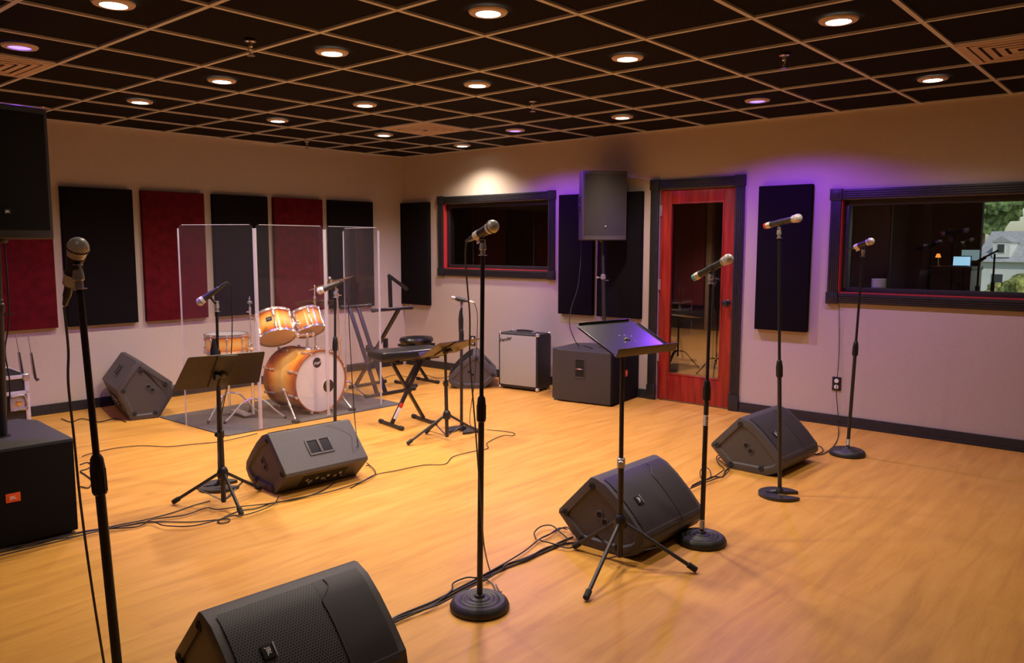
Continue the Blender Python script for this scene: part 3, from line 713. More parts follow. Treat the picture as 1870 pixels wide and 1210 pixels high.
# road case with aerials behind the left subwoofer
r = thing('equipment_case', 'black road case with aluminium edges and two aerials behind the left subwoofer', 'equipment case', TR(-.79, 3.68, 0) @ RZ(-2))
cw, cdp, chh = .46, .50, .60
b = MB(); b.box((0, 0, chh/2), (cw-.012, cdp-.012, chh-.012)); b.build('case_body', 'tolex', r)
b = MB()
for sx in (-1, 1):
    for sy in (-1, 1): b.box((sx*(cw/2-.014), sy*(cdp/2-.014), chh/2), (.03, .03, chh), None, .003)
    for z in (.012, chh-.014, chh-.13): b.box((sx*(cw/2-.006), 0, z), (.014, cdp, .028), None, .003)
for sy in (-1, 1):
    for z in (.012, chh-.014, chh-.13): b.box((0, sy*(cdp/2-.006), z), (cw, .014, .028), None, .003)
b.build('edge_trim', 'aluminium', r)
for sx in (-1, 1):
    for sy in (-1, 1):
        for z in (.02, chh-.02):
            b = MB(); b.box((sx*(cw/2-.016), sy*(cdp/2-.016), z), (.05, .05, .05), None, .014, 3); b.build('corner_cap', 'steel_grey', r)
for x in (.155, -.02):
    b = MB(); b.box((x, -cdp/2-.004, .40), (.11, .008, .12), None, .012); b.tube([(x-.045, -cdp/2-.012, .45), (x+.03, -cdp/2-.016, .455), (x+.045, -cdp/2-.014, .42), (x+.045, -cdp/2-.014, .365), (x-.04, -cdp/2-.014, .35)], .007, 8, 3)
    lt = b.build('latch', 'steel_grey', r)
    b = MB(); b.lathe([(.018, 0), (.016, .008), (.0005, .009)], TR(x, -cdp/2-.008, .40) @ RX(90), 16); b.build('latch_turn', 'brass', lt)
for (x, y, x2, y2) in ((.215, -.19, .185, -.20), (.27, -.27, .235, -.30)):
    z0 = .56; b = MB(); b.rod((x, y, z0), (x+(x2-x)*.75, y+(y2-y)*.75, z0+.20), .0085); b.rod((x, y, z0-.01), (x+.02, y, z0+.0), .010); an = b.build('aerial', 'black_satin', r)
    b = MB(); b.rod((x+(x2-x)*.7, y+(y2-y)*.7, z0+.19), (x2-.004, y2, z0+.33), .0035); b.rod((x+(x2-x)*.3-.007, y-.006, z0+.03), (x+(x2-x)*.75-.007, y+(y2-y)*.75-.006, z0+.20), .004); b.build('aerial_tip', 'steel_grey', an)

# ================================================================ microphones and stands
def stand(label, base, top, kind, clutch=.82, stickers=(), lean=True, rot=0, name='microphone_stand'):
    """base on the floor, top = end of the pole (world)"""
    r = thing(name, label, 'microphone stand', TR(base[0], base[1], 0) @ RZ(rot), None)
    t = (RZ(-rot) @ Vector((top[0]-base[0], top[1]-base[1], top[2])))
    at = lambda z: Vector((t.x*z/t.z, t.y*z/t.z, z))
    b = MB()
    if kind == 'round':
        b.lathe([(.118, 0), (.126, .006), (.127, .016), (.120, .032), (.106, .042), (.096, .0425), (.092, .0405), (.086, .0405), (.082, .0445), (.076, .046), (.071, .0435), (.066, .0435), (.062, .047), (.056, .0485), (.050, .0455), (.045, .0455), (.040, .050), (.030, .051), (.024, .052), (.018, .062), (.014, .064)], None, 48)
        b.build('round_base', 'black_satin', r); z0 = .055
    elif kind == 'horseshoe':
        n = 40; ri, ro = .0, .128; out = []
        a0, a1 = 28, 332
        vs = [(ro*math.cos(R(a0+(a1-a0)*i/n)), ro*math.sin(R(a0+(a1-a0)*i/n))) for i in range(n+1)]
        inner = [(.045*math.cos(R(a1-(a1-a0-40)*i/12-20)), .045*math.sin(R(a1-(a1-a0-40)*i/12-20))) for i in range(13)]
        b.prism(vs+inner, 0, .020, None, .005, 2)
        for a in (90, 180, 270): b.lathe([(.014, .020), (.012, .024), (.0005, .025)], TR(.085*math.cos(R(a)), .085*math.sin(R(a)), 0), 12)
        b.cyl((-.055, 0, .015), (-.02, 0, .024), .018); b.box((-.035, 0, .022), (.09, .036, .012), None, .004); b.lathe([(.024, .02), (.020, .04), (.015, .05)], None, 20)
        b.build('horseshoe_base', 'black_satin', r); z0 = .03
    elif kind == 'tripod':
        for a in (20, 140, 260):
            q = Vector((.26*math.cos(R(a)), .26*math.sin(R(a)), .012)); bb = MB(); bb.rod((0, 0, .20), q, .008); lg = bb.build('leg', 'black_metal', r)
            bb = MB(); bb.sphere(q, .013, 12); bb.build('leg_tip', 'rubber', lg)
        b.rod((0, 0, .17), (0, 0, .23), .022); b.build('hub', 'black_metal', r); z0 = .12
    zc = clutch; b = MB(); b.rod(at(z0), at(zc+.02), .0125, 16); b.build('lower_tube', 'black_satin', r)
    b = MB(); b.lathe([(.013, -.055), (.018, -.050), (.0185, .02), (.016, .045), (.0105, .055)], align(at(zc), t), 18)
    for k in range(10):
        a = k*36; b.rod(align(at(zc), t) @ Vector((.018*math.cos(R(a)), .018*math.sin(R(a)), -.045)), align(at(zc), t) @ Vector((.018*math.cos(R(a)), .018*math.sin(R(a)), .018)), .0022, 6)
    b.build('height_clutch', 'black_metal', r)
    b = MB(); b.rod(at(zc), at(t.z-.02), .0088, 14); b.build('upper_tube', 'black_metal', r)
    b = MB(); AM = align(at(t.z-.045), t); b.lathe([(.0095, 0), (.018, .001), (.018, .003), (.010, .004), (.0100, .022), (.0145, .026), (.0130, .045), (.0105, .052), (.0105, .066)], AM, 18); b.build('thread_adapter', 'steel_grey', r)
    for (z, h_) in stickers:
        b = MB(); b.lathe([(.0129, 0), (.0129, h_)], align(at(z), t), 16, 150, 330, caps=False); lb = b.build('sticker', 'white_ink', r)
        b = MB(); M_ = align(at(z+h_*.5), t)
        for k in range(4): b.lathe([(.0132, (k-2)*h_*.2), (.0132, (k-2)*h_*.2+h_*.08)], M_, 8, 215, 265, caps=False)
        b.build('sticker_print', 'deep_black', lb)
    return r, t
def clip(parent, root_xy, t, head, tail, rot=0, kind='clip'):
    """microphone holder on top of the pole gripping the body; coordinates local to the stand root"""
    loc = lambda p: RZ(-rot) @ (Vector(p)-Vector((root_xy[0], root_xy[1], 0)))
    hd, tl = loc(head), loc(tail); ax = (hd-tl).normalized()
    # closest point on the mic axis to the pole top
    k = max(.25, min(.8, (Vector(t)-tl).dot(ax)/(hd-tl).length)); c = tl+(hd-tl)*k
    b = MB(); M_ = align(c-ax*.032, ax); b.lathe([(.0155, 0), (.0175, .0), (.0195, .064), (.0170, .064)], M_, 20); b.lathe([(.0155, .0), (.0170, .064)], M_, 20, caps=False)
    b.rod(Vector(t)-Vector((0, 0, .004)), c-(c-Vector(t)).normalized()*.012, .0085); b.rod(Vector(t)+Vector((-.010, -.004, .012)), Vector(t)+Vector((.012, .004, .012)), .009)
    b.build('microphone_clip', 'black_satin', parent)
def place(head, tail):
    h_, t_ = Vector(head), Vector(tail); return align(h_, t_-h_)        # local z runs from the head centre to the tail
def wired_mic(label, head, tail, tape='white_tape'):
    L = (Vector(tail)-Vector(head)).length; r = thing('microphone', label, 'microphone', place(head, tail))
    b = MB(); rb = .0262; b.lathe([(.0005, -rb)]+[(rb*math.sin(R(a)), -rb*math.cos(R(a))) for a in range(10, 100, 8)]+[(.0255, .006), (.0225, .024), (.0215, .028)], None, 32, caps=False); b.build('grille_ball', 'mic_mesh', r)
    b = MB(); b.torus(.0262, .0022, TR(0, 0, .004), 32, 8); b.lathe([(.0215, .026), (.0225, .029), (.0225, .033), (.021, .036)], None, 28); b.build('grille_band', 'black_satin', r)
    b = MB(); b.lathe([(.0205, .034), (.0200, .05), (.0165, .09), (.0130, L-.052), (.0115, L-.050)], None, 26); b.build('body', 'black_satin', r)
    b = MB(); b.lathe([(.0118, L-.060), (.0105, L-.056), (.0108, L-.02), (.0085, L-.012), (.0060, L+.012), (.0036, L+.016)], None, 20); b.build('plug', 'black_metal', r)
    if tape:
        b = MB(); b.lathe([(.0195, L-.092), (.0178, L-.058)], None, 24, caps=False); b.box((0, -.024, L-.075), (.0012, .020, .032)); b.box((-.003, -.022, L-.075), (.0012, .020, .030)); b.build('tape', tape, r)
    return r
def wireless_mic(label, head, tail, cap):
    L = (Vector(tail)-Vector(head)).length; r = thing('microphone', label, 'microphone', place(head, tail))
    b = MB(); rb = .0255; b.lathe([(.0005, -rb)]+[(rb*math.sin(R(a)), -rb*math.cos(R(a))) for a in range(10, 100, 8)]+[(.0250, .006), (.0225, .022), (.021, .026)], None, 28, caps=False); b.build('grille_ball', 'mic_mesh', r)
    b = MB(); b.lathe([(.0215, .024), (.0225, .028), (.0225, .034), (.0190, .04)], None, 28); b.build('grille_band', 'steel_grey', r)
    b = MB(); b.lathe([(.0190, .036), (.0178, .06), (.0172, .12), (.0182, L-.03), (.0175, L-.022)], None, 26); b.build('body', 'black_satin', r)
    b = MB(); b.lathe([(.0190, L-.052), (.0190, L-.022)], None, 24, caps=False); b.box((.023, 0, L-.037), (.010, .0012, .028)); b.build('tape', 'white_tape', r)
    b = MB(); b.lathe([(.0182, L-.022), (.0178, L-.004), (.012, L), (.0005, L+.001)], None, 24); b.build('colour_cap', cap, r)
    return r
# nearest stand, left edge
rt, t = stand('black microphone stand nearest the camera at the far left, its base out of frame', (-1.722, -.805, 0), (-1.764, -.761, 1.462), 'round', clutch=.925)
hd, tl = (-1.760, -.760, 1.526), (-1.762, -.662, 1.382); clip(rt, (-1.722, -.805), t, hd, tl)
wired_mic('wired silver headed microphone at the far left, closest to the camera, pointing up', hd, tl)
rt, t = stand('black round base microphone stand in the centre foreground behind the big floor monitor', (-.233, -.741, 0), (-.221, -.754, 1.535), 'round', clutch=.86)
hd, tl = (-.240, -.825, 1.606), (-.206, -.655, 1.552); clip(rt, (-.233, -.741), t, hd, tl)
wired_mic('wired microphone with white tape on the centre foreground stand', hd, tl)
rt, t = stand('black round base microphone stand in front of the glass of the red door', (1.071, -1.098, 0), (1.075, -1.106, 1.385), 'round', clutch=.80, stickers=((.62, .055), (.075, .05)))
hd, tl = (1.048, -1.21, 1.467), (1.112, -.99, 1.366); clip(rt, (1.071, -1.098), t, hd, tl)
wireless_mic('cordless microphone with a teal end cap in front of the red door', hd, tl, 'teal_cap')
rt, t = stand('black microphone stand with a flat horseshoe base in front of the tall black wall panel', (2.092, -1.097, 0), (2.068, -1.040, 1.62), 'horseshoe', clutch=.79, rot=-65)
hd, tl = (2.041, -1.161, 1.692), (2.119, -.927, 1.650); clip(rt, (2.092, -1.097), t, hd, tl, -65)
wireless_mic('cordless microphone with a red end cap in front of the tall black wall panel', hd, tl, 'red_plastic')
rt, t = stand('black round base microphone stand farthest right, below the control room window', (3.363, -1.087, 0), (3.375, -1.126, 1.500), 'round', clutch=.79, stickers=((.075, .045),))
hd, tl = (3.342, -1.184, 1.563), (3.402, -1.014, 1.505); clip(rt, (3.363, -1.087), t, hd, tl)
wired_mic('small microphone with pale tape in front of the control room window', hd, tl)
rt, t = stand('black microphone stand with a horseshoe base behind the angled music stand', (2.030, 1.582, 0), (2.028, 1.573, 1.071), 'horseshoe', clutch=.80, rot=200)
b = MB(); q = Vector((-.005, -.003, .985)); b.lathe([(.010, -.12), (.019, -.10), (.021, .0), (.013, .06), (.009, .075)], align(RZ(-200) @ Vector((0, 0, .93)), (0, 0, 1)), 18); b.build('pole_grip', 'black_metal', rt)
hd, tl = (1.949, 1.603, 1.112), (2.028, 1.498, 1.084)
r = thing('microphone', 'small dark instrument microphone lying level on its stand by the amplifier', 'microphone', place(hd, tl)); L = .135
b = MB(); b.lathe([(.0005, -.004), (.015, -.003), (.0158, .012), (.0158, .03)], None, 20); b.build('grille_head', 'steel_grey', r)
b = MB(); b.lathe([(.0155, .03), (.0125, .04), (.0115, .11), (.010, L)], None, 20); b.build('body', 'brown_black', r)
b = MB(); b.lathe([(.0095, L-.005), (.0095, L+.03), (.006, L+.04), (.004, L+.05)], None, 16); b.build('plug', 'white_tape', r)
clip(rt, (2.030, 1.582), t, hd, tl, 200)
rt, t = stand('black microphone stand behind the left floor monitor, in front of the drum shield', (.981, 1.889, 0), (1.003, 1.873, 1.190), 'round', clutch=.80)
hd, tl = (.915, 1.935, 1.198), (1.040, 1.84, 1.262); clip(rt, (.981, 1.889), t, hd, tl)
wired_mic('silver headed microphone pointing left in front of the right half of the drum shield', hd, tl, None)
rt, t = stand('black microphone stand behind the left music stand, its base between the tripod legs', (-.08, 1.66, 0), (-.064, 1.642, 1.165), 'horseshoe', clutch=.83, rot=-25)
b = MB(); b.lathe([(.013, -.05), (.030, -.045), (.027, .05), (.016, .10), (.011, .12)], TR(0, 0, .83), 18); b.build('pole_grip', 'black_metal', rt)
hd, tl = (-.145, 1.690, 1.186), (-.018, 1.610, 1.297); clip(rt, (-.08, 1.66), t, hd, tl, -25)
m = wired_mic('silver headed microphone pointing down left in front of the drum shield', hd, tl, None)
b = MB(); b.box((.020, 0, .085), (.014, .012, .028), None, .004); b.build('red_tag', 'red_plastic', m)

# ================================================================ music stands
def music_stand(label, hub, feet, tube_z, mid_z, top, lip, yaw, tilt, w_, h_, kind=0, desk='black_satin', legr=.0095):
    r = thing('music_stand', label, 'music stand', TR(hub[0], hub[1], 0))
    O = Vector((hub[0], hub[1], 0)); lc = Vector(lip)-O; tp = Vector(top)-O
    DM = Matrix.Translation(lc) @ RZ(yaw) @ RX(tilt)          # desk plane: x along the lip, y up the desk, z = reading side
    b = MB()
    if kind == 0:      # one-piece sheet with rounded corners
        c = .03; poly = [(-w_/2, 0), (w_/2, 0), (w_/2, h_-c), (w_/2-c*.3, h_-c*.3), (w_/2-c, h_), (-w_/2+c, h_), (-w_/2+c*.3, h_-c*.3), (-w_/2, h_-c)]
        b.prism(poly, -.0015, .0015, DM, 0)
        b.box((0, .0, .022), (w_, .003, .046), DM, .001); b.box((0, h_, .006), (w_-.06, .003, .014), DM, .001)
        for s_ in (-1, 1): b.box((s_*w_/2, h_/2-.01, .004), (.003, h_-.05, .010), DM, .001)
        d = b.build('desk', desk, r)
    else:              # folding orchestral desk, waisted plates
        poly = [(-w_/2+.035, 0), (w_/2-.035, 0), (w_/2, h_-.012), (w_/2-.012, h_), (-w_/2+.012, h_), (-w_/2, h_-.012)] if kind == 1 else [(-w_/2, 0), (w_/2, 0), (w_/2-.035, h_-.012), (w_/2-.045, h_), (-w_/2+.045, h_), (-w_/2+.035, h_-.012)]
        b.prism(poly, -.0015, .0015, DM, 0)
        b.box((0, .0, .020), (w_-.07 if kind == 1 else w_, .003, .042), DM, .001)
        d = b.build('desk', desk, r)
        b = MB(); b.box((0, h_*.5, -.006), (.11, h_*.98, .006), DM, .002); b.build('back_plate', 'black_metal', d)
    if kind == 0:
        b = MB()
        for (x, y) in ((-.04, .10), (-.005, .13), (.03, .10), (-.02, .165), (.015, .165), (.05, .15)):
            b.lathe([(.0045, 0), (.004, .002), (.0005, .0025)], DM @ TR(x, y+.01, .0015), 10)
        b.build('rivet', 'steel_grey', d)
    b = MB(); back = DM @ Vector((0, h_*.45, -.012)); b.sphere(back, .022, 16); b.rod(back, tp, .011); b.rod(back+Vector((-.03, 0, -.01)), back+Vector((.03, 0, -.01)), .012); b.lathe([(.022, 0), (.020, .02), (.0005, .022)], align(back+Vector((-.03, 0, -.012)), (-1, 0, 0)), 8); b.build('tilt_joint', 'black_metal', r)
    b = MB(); base = Vector((0, 0, tube_z)); b.rod(base, (tp*1).lerp(base, 1-(mid_z-tube_z)/(tp.z-tube_z)), .0145, 16); b.build('lower_tube', 'black_satin', r)
    m = base.lerp(tp, (mid_z-tube_z)/(tp.z-tube_z))
    b = MB(); b.rod(m, tp, .011, 14); b.build('upper_tube', 'black_satin', r)
    b = MB(); b.rod(m-Vector((0, 0, .03)), m+Vector((0, 0, .02)), .020); b.rod(m, m+Vector((-.035, -.02, 0)), .006); b.lathe([(.014, 0), (.016, .006), (.012, .014), (.0005, .015)], align(m+Vector((-.030, -.018, 0)), (-.035, -.02, 0)), 8); b.build('height_clamp', 'steel_grey' if kind == 0 else 'black_metal', r)
    hz = tube_z+.185; b = MB(); b.lathe([(.016, -.045), (.030, -.035), (.032, .0), (.024, .02), (.016, .03)], TR(0, 0, hz), 18); b.build('leg_hub', 'black_metal', r)
    for i, f in enumerate(feet):
        q = Vector((f[0]-hub[0], f[1]-hub[1], .016)); d = Vector((q.x, q.y, 0)).normalized(); st = d*.028+Vector((0, 0, hz-.015))
        b = MB(); b.rod(st, q, legr, 12); lg = b.build('leg', 'black_satin', r)
        b = MB(); e = (st-q).normalized(); b.rod(q-e*.004, q+e*.045, legr*1.55, 12); b.build('leg_tip', 'rubber', lg)
        b = MB(); mm = st.lerp(q, .50); b.bar(mm, Vector((0, 0, tube_z+.012))+d*.012, .012, .004); b.build('brace', 'brown_black', r)
    return r
music_stand('black tripod music stand with its flat desk tipped towards the camera and lit violet', (.565, -.925), [(.115, -1.045), (.700, -1.262), (.560, -.655)], .03, .50, (.590, -.905, 1.045),
            (.650, -1.000, 1.022), -11, 24, .41, .31, 0, desk='desk_black')
music_stand('black tripod music stand on the left with its desk turned away from the camera', (-.262, 1.290), [(-.435, 1.557), (-.283, 1.061), (.047, 1.405)], .03, .44, (-.250, 1.32, .72),
            (-.230, 1.375, .705), 168, 44, .50, .31, 2, desk='brown_black')
music_stand('black music stand with a steeply tipped brown lit desk near the padded bench', (1.722, 1.440), [(1.415, 1.560), (2.05, 1.40), (1.76, 1.72)], .03, .46, (1.745, 1.475, .70),
            (1.750, 1.556, .671), 180, 28, .468, .281, 1, desk='brown_black')
CABLES=[
 ('long black cable running from the left subwoofer to the microphone base under the music stand',0.0035,[(-1.362,1.479,0.006),(-1.220,1.460,0.006),(-1.005,1.474,0.006),(-0.914,1.444,0.006),(-0.792,1.432,0.006),(-0.692,1.409,0.006),(-0.525,1.405,0.006),(-0.380,1.436,0.006),(-0.266,1.443,0.006)]),
 ('black cable with a wavy run along the front of the left floor monitor',0.0035,[(-1.356,1.500,0.013),(-1.195,1.460,0.013),(-1.029,1.411,0.013),(-0.886,1.394,0.013),(-0.757,1.310,0.013),(-0.653,1.361,0.013),(-0.499,1.295,0.013),(-0.358,1.320,0.013),(-0.331,1.245,0.013),(-0.225,1.196,0.013),(-0.056,1.107,0.013),(0.147,1.063,0.013),(0.291,1.029,0.013),(0.464,1.036,0.013),(0.604,1.056,0.013),(0.742,1.125,0.013),(0.838,1.299,0.013),(0.818,1.322,0.013)]),
 ('black cable with a small loop beside the front foot of the left music stand',0.0035,[(-1.407,1.488,0.006),(-1.212,1.485,0.006),(-0.976,1.477,0.006),(-0.794,1.395,0.006),(-0.668,1.348,0.006),(-0.521,1.179,0.006),(-0.397,1.097,0.006),(-0.358,1.066,0.006),(-0.383,1.027,0.006),(-0.425,1.035,0.006),(-0.403,1.091,0.006),(-0.255,1.144,0.006),(-0.163,1.111,0.006),(-0.044,1.126,0.006),(0.089,1.082,0.006),(0.277,1.095,0.006),(0.457,1.186,0.006)]),
 ('lowest of the black cables between the left subwoofer and the left floor monitor',0.0035,[(-1.388,1.391,0.020),(-1.170,1.382,0.020),(-0.940,1.378,0.020),(-0.772,1.349,0.020),(-0.678,1.307,0.020),(-0.663,1.198,0.020),(-0.572,1.080,0.020),(-0.427,1.059,0.020),(-0.342,1.063,0.020),(-0.276,1.021,0.020),(-0.150,1.033,0.020),(-0.057,1.076,0.020),(0.033,1.176,0.020)]),
 ('single thin black cable crossing the open floor to the drum mat',0.003,[(-0.361,3.087,0.006),(-0.291,3.122,0.006),(-0.103,3.149,0.006),(0.060,3.074,0.006),(0.183,2.895,0.006),(0.334,2.824,0.006),(0.519,2.742,0.006),(0.705,2.746,0.006),(0.862,2.763,0.006)]),
 ('thin black cable winding from the left floor monitor towards the angled music stand',0.003,[(0.442,1.008,0.006),(0.614,1.080,0.006),(0.741,1.123,0.006),(0.890,1.091,0.006),(1.103,1.053,0.006),(1.223,0.957,0.006),(1.408,1.055,0.006),(1.625,1.042,0.006),(1.746,1.025,0.006),(1.867,1.142,0.006),(2.120,1.206,0.006),(2.172,1.146,0.006),(2.249,1.200,0.006),(2.225,1.347,0.006),(2.188,1.448,0.006)]),
 ('nearest black cable of the thick run between the front and centre floor monitors',0.0045,[(-0.643,-0.567,0.006),(-0.534,-0.564,0.006),(-0.353,-0.575,0.006),(-0.173,-0.559,0.006),(-0.026,-0.555,0.006),(0.136,-0.556,0.006),(0.278,-0.570,0.006),(0.438,-0.573,0.006),(0.572,-0.582,0.006),(0.631,-0.615,0.006)]),
 ('middle black cable of the thick run between the front and centre floor monitors',0.0045,[(-0.643,-0.567,0.006),(-0.515,-0.542,0.006),(-0.329,-0.554,0.006),(-0.142,-0.542,0.006),(0.002,-0.536,0.006),(0.175,-0.532,0.006),(0.313,-0.548,0.006),(0.476,-0.550,0.006),(0.595,-0.550,0.006),(0.683,-0.556,0.006)]),
 ('black cable bulging away from the thick run behind the round mic stand base',0.0038,[(-0.653,-0.580,0.014),(-0.565,-0.583,0.014),(-0.386,-0.594,0.014),(-0.303,-0.578,0.014),(-0.207,-0.547,0.014),(-0.149,-0.500,0.014),(-0.068,-0.503,0.014),(-0.036,-0.540,0.014),(0.018,-0.542,0.014),(0.199,-0.524,0.014),(0.365,-0.498,0.014),(0.526,-0.456,0.014),(0.608,-0.454,0.014),(0.722,-0.435,0.014),(0.737,-0.479,0.014)]),
 ('black cable twisted over the thick run in front of the centre floor monitor',0.0038,[(-0.657,-0.584,0.017),(-0.539,-0.571,0.017),(-0.362,-0.608,0.017),(-0.188,-0.597,0.017),(-0.018,-0.589,0.017),(0.097,-0.570,0.017),(0.179,-0.547,0.017),(0.282,-0.574,0.017),(0.419,-0.560,0.017),(0.499,-0.574,0.017),(0.526,-0.651,0.017),(0.599,-0.645,0.017)]),
 ('tangled loop of black cable behind the centre floor monitor',0.0038,[(0.495,-0.459,0.024),(0.562,-0.393,0.024),(0.656,-0.363,0.024),(0.706,-0.395,0.024),(0.653,-0.498,0.024),(0.600,-0.581,0.024),(0.518,-0.601,0.024),(0.501,-0.537,0.024),(0.508,-0.474,0.024),(0.627,-0.468,0.024),(0.738,-0.471,0.024),(0.680,-0.565,0.024)]),
 ('black cable on the floor linking the centre and right floor monitors',0.004,[(1.877,-0.607,0.006),(2.016,-0.606,0.006),(2.178,-0.605,0.006),(2.220,-0.653,0.006),(2.381,-0.603,0.006),(2.513,-0.588,0.006),(2.548,-0.629,0.006)]),
 ('black cable coiled against the back of the right floor monitor',0.0035,[(1.892,-0.606,0.013),(2.031,-0.603,0.013),(2.097,-0.624,0.013),(2.285,-0.609,0.013),(2.386,-0.584,0.013),(2.476,-0.499,0.013),(2.628,-0.409,0.013),(2.695,-0.417,0.013),(2.564,-0.514,0.013),(2.547,-0.580,0.013)]),
 ('black cable looped twice near the back of the right floor monitor',0.0035,[(1.800,-0.640,0.020),(1.960,-0.648,0.020),(2.063,-0.657,0.020),(2.206,-0.671,0.020),(2.375,-0.629,0.020),(2.478,-0.539,0.020),(2.559,-0.458,0.020),(2.639,-0.461,0.020),(2.482,-0.586,0.020)]),
 ('black power cable hanging from the outlet and curving to the right floor monitor',0.0035,[(4.271,-0.690,0.352),(4.261,-0.691,0.307),(4.266,-0.704,0.180),(4.271,-0.717,0.038),(3.904,-0.842,0.006),(3.575,-0.923,0.006),(3.299,-0.953,0.006),(3.189,-0.921,0.006),(3.224,-0.843,0.006)]),
 ('thin black wire running down the wall from the control room window to the outlet',0.0028,[(4.271,-0.677,1.057),(4.289,-0.685,0.834),(4.289,-0.691,0.600),(4.271,-0.692,0.405)]),
 ('short loop of black cable at the far end of the right floor monitor',0.004,[(3.134,-0.869,0.012),(3.181,-0.923,0.012),(3.292,-0.932,0.012),(3.417,-0.879,0.012),(3.418,-0.829,0.012),(3.281,-0.822,0.012)]),
 ('messy black cable loops beside the left subwoofer',0.004,[(-0.459,2.869,0.006),(-0.401,2.888,0.006),(-0.415,2.776,0.006),(-0.473,2.719,0.006),(-0.522,2.694,0.006),(-0.537,2.554,0.006),(-0.564,2.397,0.006),(-0.636,2.265,0.006),(-0.661,2.329,0.006)]),
 ('black cable lying behind the left subwoofer near the wall',0.004,[(0.030,4.562,0.006),(0.035,4.357,0.006),(0.150,4.424,0.006),(0.191,4.178,0.006),(0.341,4.206,0.006),(0.346,4.000,0.006)]),
 ('thin black cable on the floor behind the padded benches',0.003,[(3.305,4.093,0.006),(3.552,4.167,0.006),(3.557,3.922,0.006),(3.793,3.953,0.006),(3.722,3.617,0.006),(3.940,3.603,0.006)]),
 ('thin grey cable hanging from the wired microphone at the front stand',0.0032,[(-0.423,-0.867,1.550),(-0.430,-0.862,1.535),(-0.422,-0.851,1.466),(-0.389,-0.830,1.360),(-0.356,-0.809,1.251),(-0.333,-0.786,1.095),(-0.302,-0.771,0.934),(-0.292,-0.778,0.776),(-0.268,-0.768,0.632),(-0.274,-0.791,0.453),(-0.250,-0.783,0.293),(0.073,-0.521,0.008),(-0.057,-0.691,0.008),(-0.065,-0.717,0.008),(-0.086,-0.709,0.008),(-0.025,-0.622,0.008),(-0.020,-0.556,0.008)]),
 ('grey microphone cable hanging beside the nearest stand pole',0.0034,[(-1.802,-0.760,1.374),(-1.802,-0.764,1.346),(-1.796,-0.755,1.260),(-1.803,-0.761,1.176),(-1.797,-0.761,1.030),(-1.792,-0.761,0.882),(-1.788,-0.775,0.735),(-1.778,-0.780,0.582),(-1.763,-0.782,0.406),(-1.740,-0.758,0.244)]),
 ('thin black cable arching from the microphone behind the left music stand',0.003,[(-0.130,1.404,1.313),(-0.103,1.416,1.302),(-0.087,1.422,1.262),(-0.077,1.449,1.029),(-0.074,1.488,0.824),(-0.084,1.542,0.615),(-0.102,1.604,0.402),(-0.117,1.600,0.266),(-0.148,1.544,0.178),(-0.092,1.648,0.040)]),
 ('thin black cable arching from the microphone by the drum shield',0.003,[(0.614,1.307,1.294),(0.631,1.288,1.295),(0.645,1.267,1.266),(0.641,1.249,1.130),(0.643,1.242,0.914),(0.647,1.229,0.586),(0.639,1.198,0.349),(0.610,1.136,0.232),(0.936,1.506,0.010),(0.844,1.307,0.010)]),
 ('white tipped cable curving down from the small dark microphone',0.003,[(2.058,1.482,1.077),(2.087,1.474,1.049),(2.127,1.487,0.943),(2.121,1.495,0.672),(2.109,1.510,0.398),(2.078,1.531,0.124),(2.139,1.565,0.020),(2.135,1.418,0.020)]),
 ('black cable drooping from the speaker on the pole down to the subwoofer',0.004,[(3.897,1.726,1.575),(3.832,1.689,1.359),(3.754,1.663,1.119),(3.659,1.664,0.935),(3.592,1.639,0.780),(3.604,1.607,0.664),(3.933,1.779,0.522),(3.907,1.651,0.524),(3.815,1.520,0.522)]),
 ('black cable hanging down the pole of the left loudspeaker',0.004,[(-1.108,1.952,1.552),(-1.123,1.898,1.317),(-1.136,1.879,1.112),(-1.164,1.873,0.966),(-1.158,1.852,0.789),(-1.180,1.848,0.613),(-1.211,1.833,0.522)]),
 ('short twisted black cable loop lying behind the second round base stand',0.0035,[(2.009,-0.645,0.030),(2.030,-0.596,0.030),(2.165,-0.521,0.030),(2.279,-0.491,0.030),(2.230,-0.556,0.030),(2.094,-0.633,0.030),(2.009,-0.645,0.030)]),
]
# ================================================================ drum mat, shield and kit
MZ = .009
b = MB(); b.prism([(.63, 3.97), (.655, 2.875), (2.46, 2.80), (2.46, 3.93)], .0006, MZ, None, .002, 1)
tag(b.build('drum_mat', 'rug'), 'dark grey mat under the drum kit', 'mat')
SH = [(.575, 3.395), (.925, 2.812), (1.617, 2.832), (2.245, 2.855), (2.305, 3.48)]
r = thing('drum_shield', 'clear acrylic folding screen standing round the drum kit', 'drum shield', TR(0, 0, 0))
for i, (p, q) in enumerate(zip(SH, SH[1:])):
    P_, Q_ = Vector((*p, 0)), Vector((*q, 0)); d = (Q_-P_); L = d.length; an = math.degrees(math.atan2(d.y, d.x)); PMx = Matrix.Translation(P_) @ RZ(an); hh = 1.685
    b = MB(); c = .03; poly = [(.012, 0), (L-.012, 0), (L-.012, hh-c), (L-.012-c*.3, hh-c*.3), (L-.012-c, hh), (.012+c, hh), (.012+c*.3, hh-c*.3), (.012, hh-c)]
    b.prism(poly, -.003, .003, PMx @ TR(0, 0, .012) @ RX(90)); pn = b.build('clear_panel', 'acrylic', r)
    b = MB()
    for x in (.010, L-.010): b.box((x, 0, .012+hh/2-.01), (.012, .008, hh-.04), PMx, .002)
    b.box((L/2, 0, .012+hh-.0015), (L-.09, .0075, .005), PMx)
    b.build('polished_edge', 'acrylic_edge', pn)
for p in SH[1:4]:
    b = MB(); b.cyl((p[0], p[1], .03), (p[0], p[1], 1.66), .005, n=10); b.build('hinge', 'acrylic_edge', r)

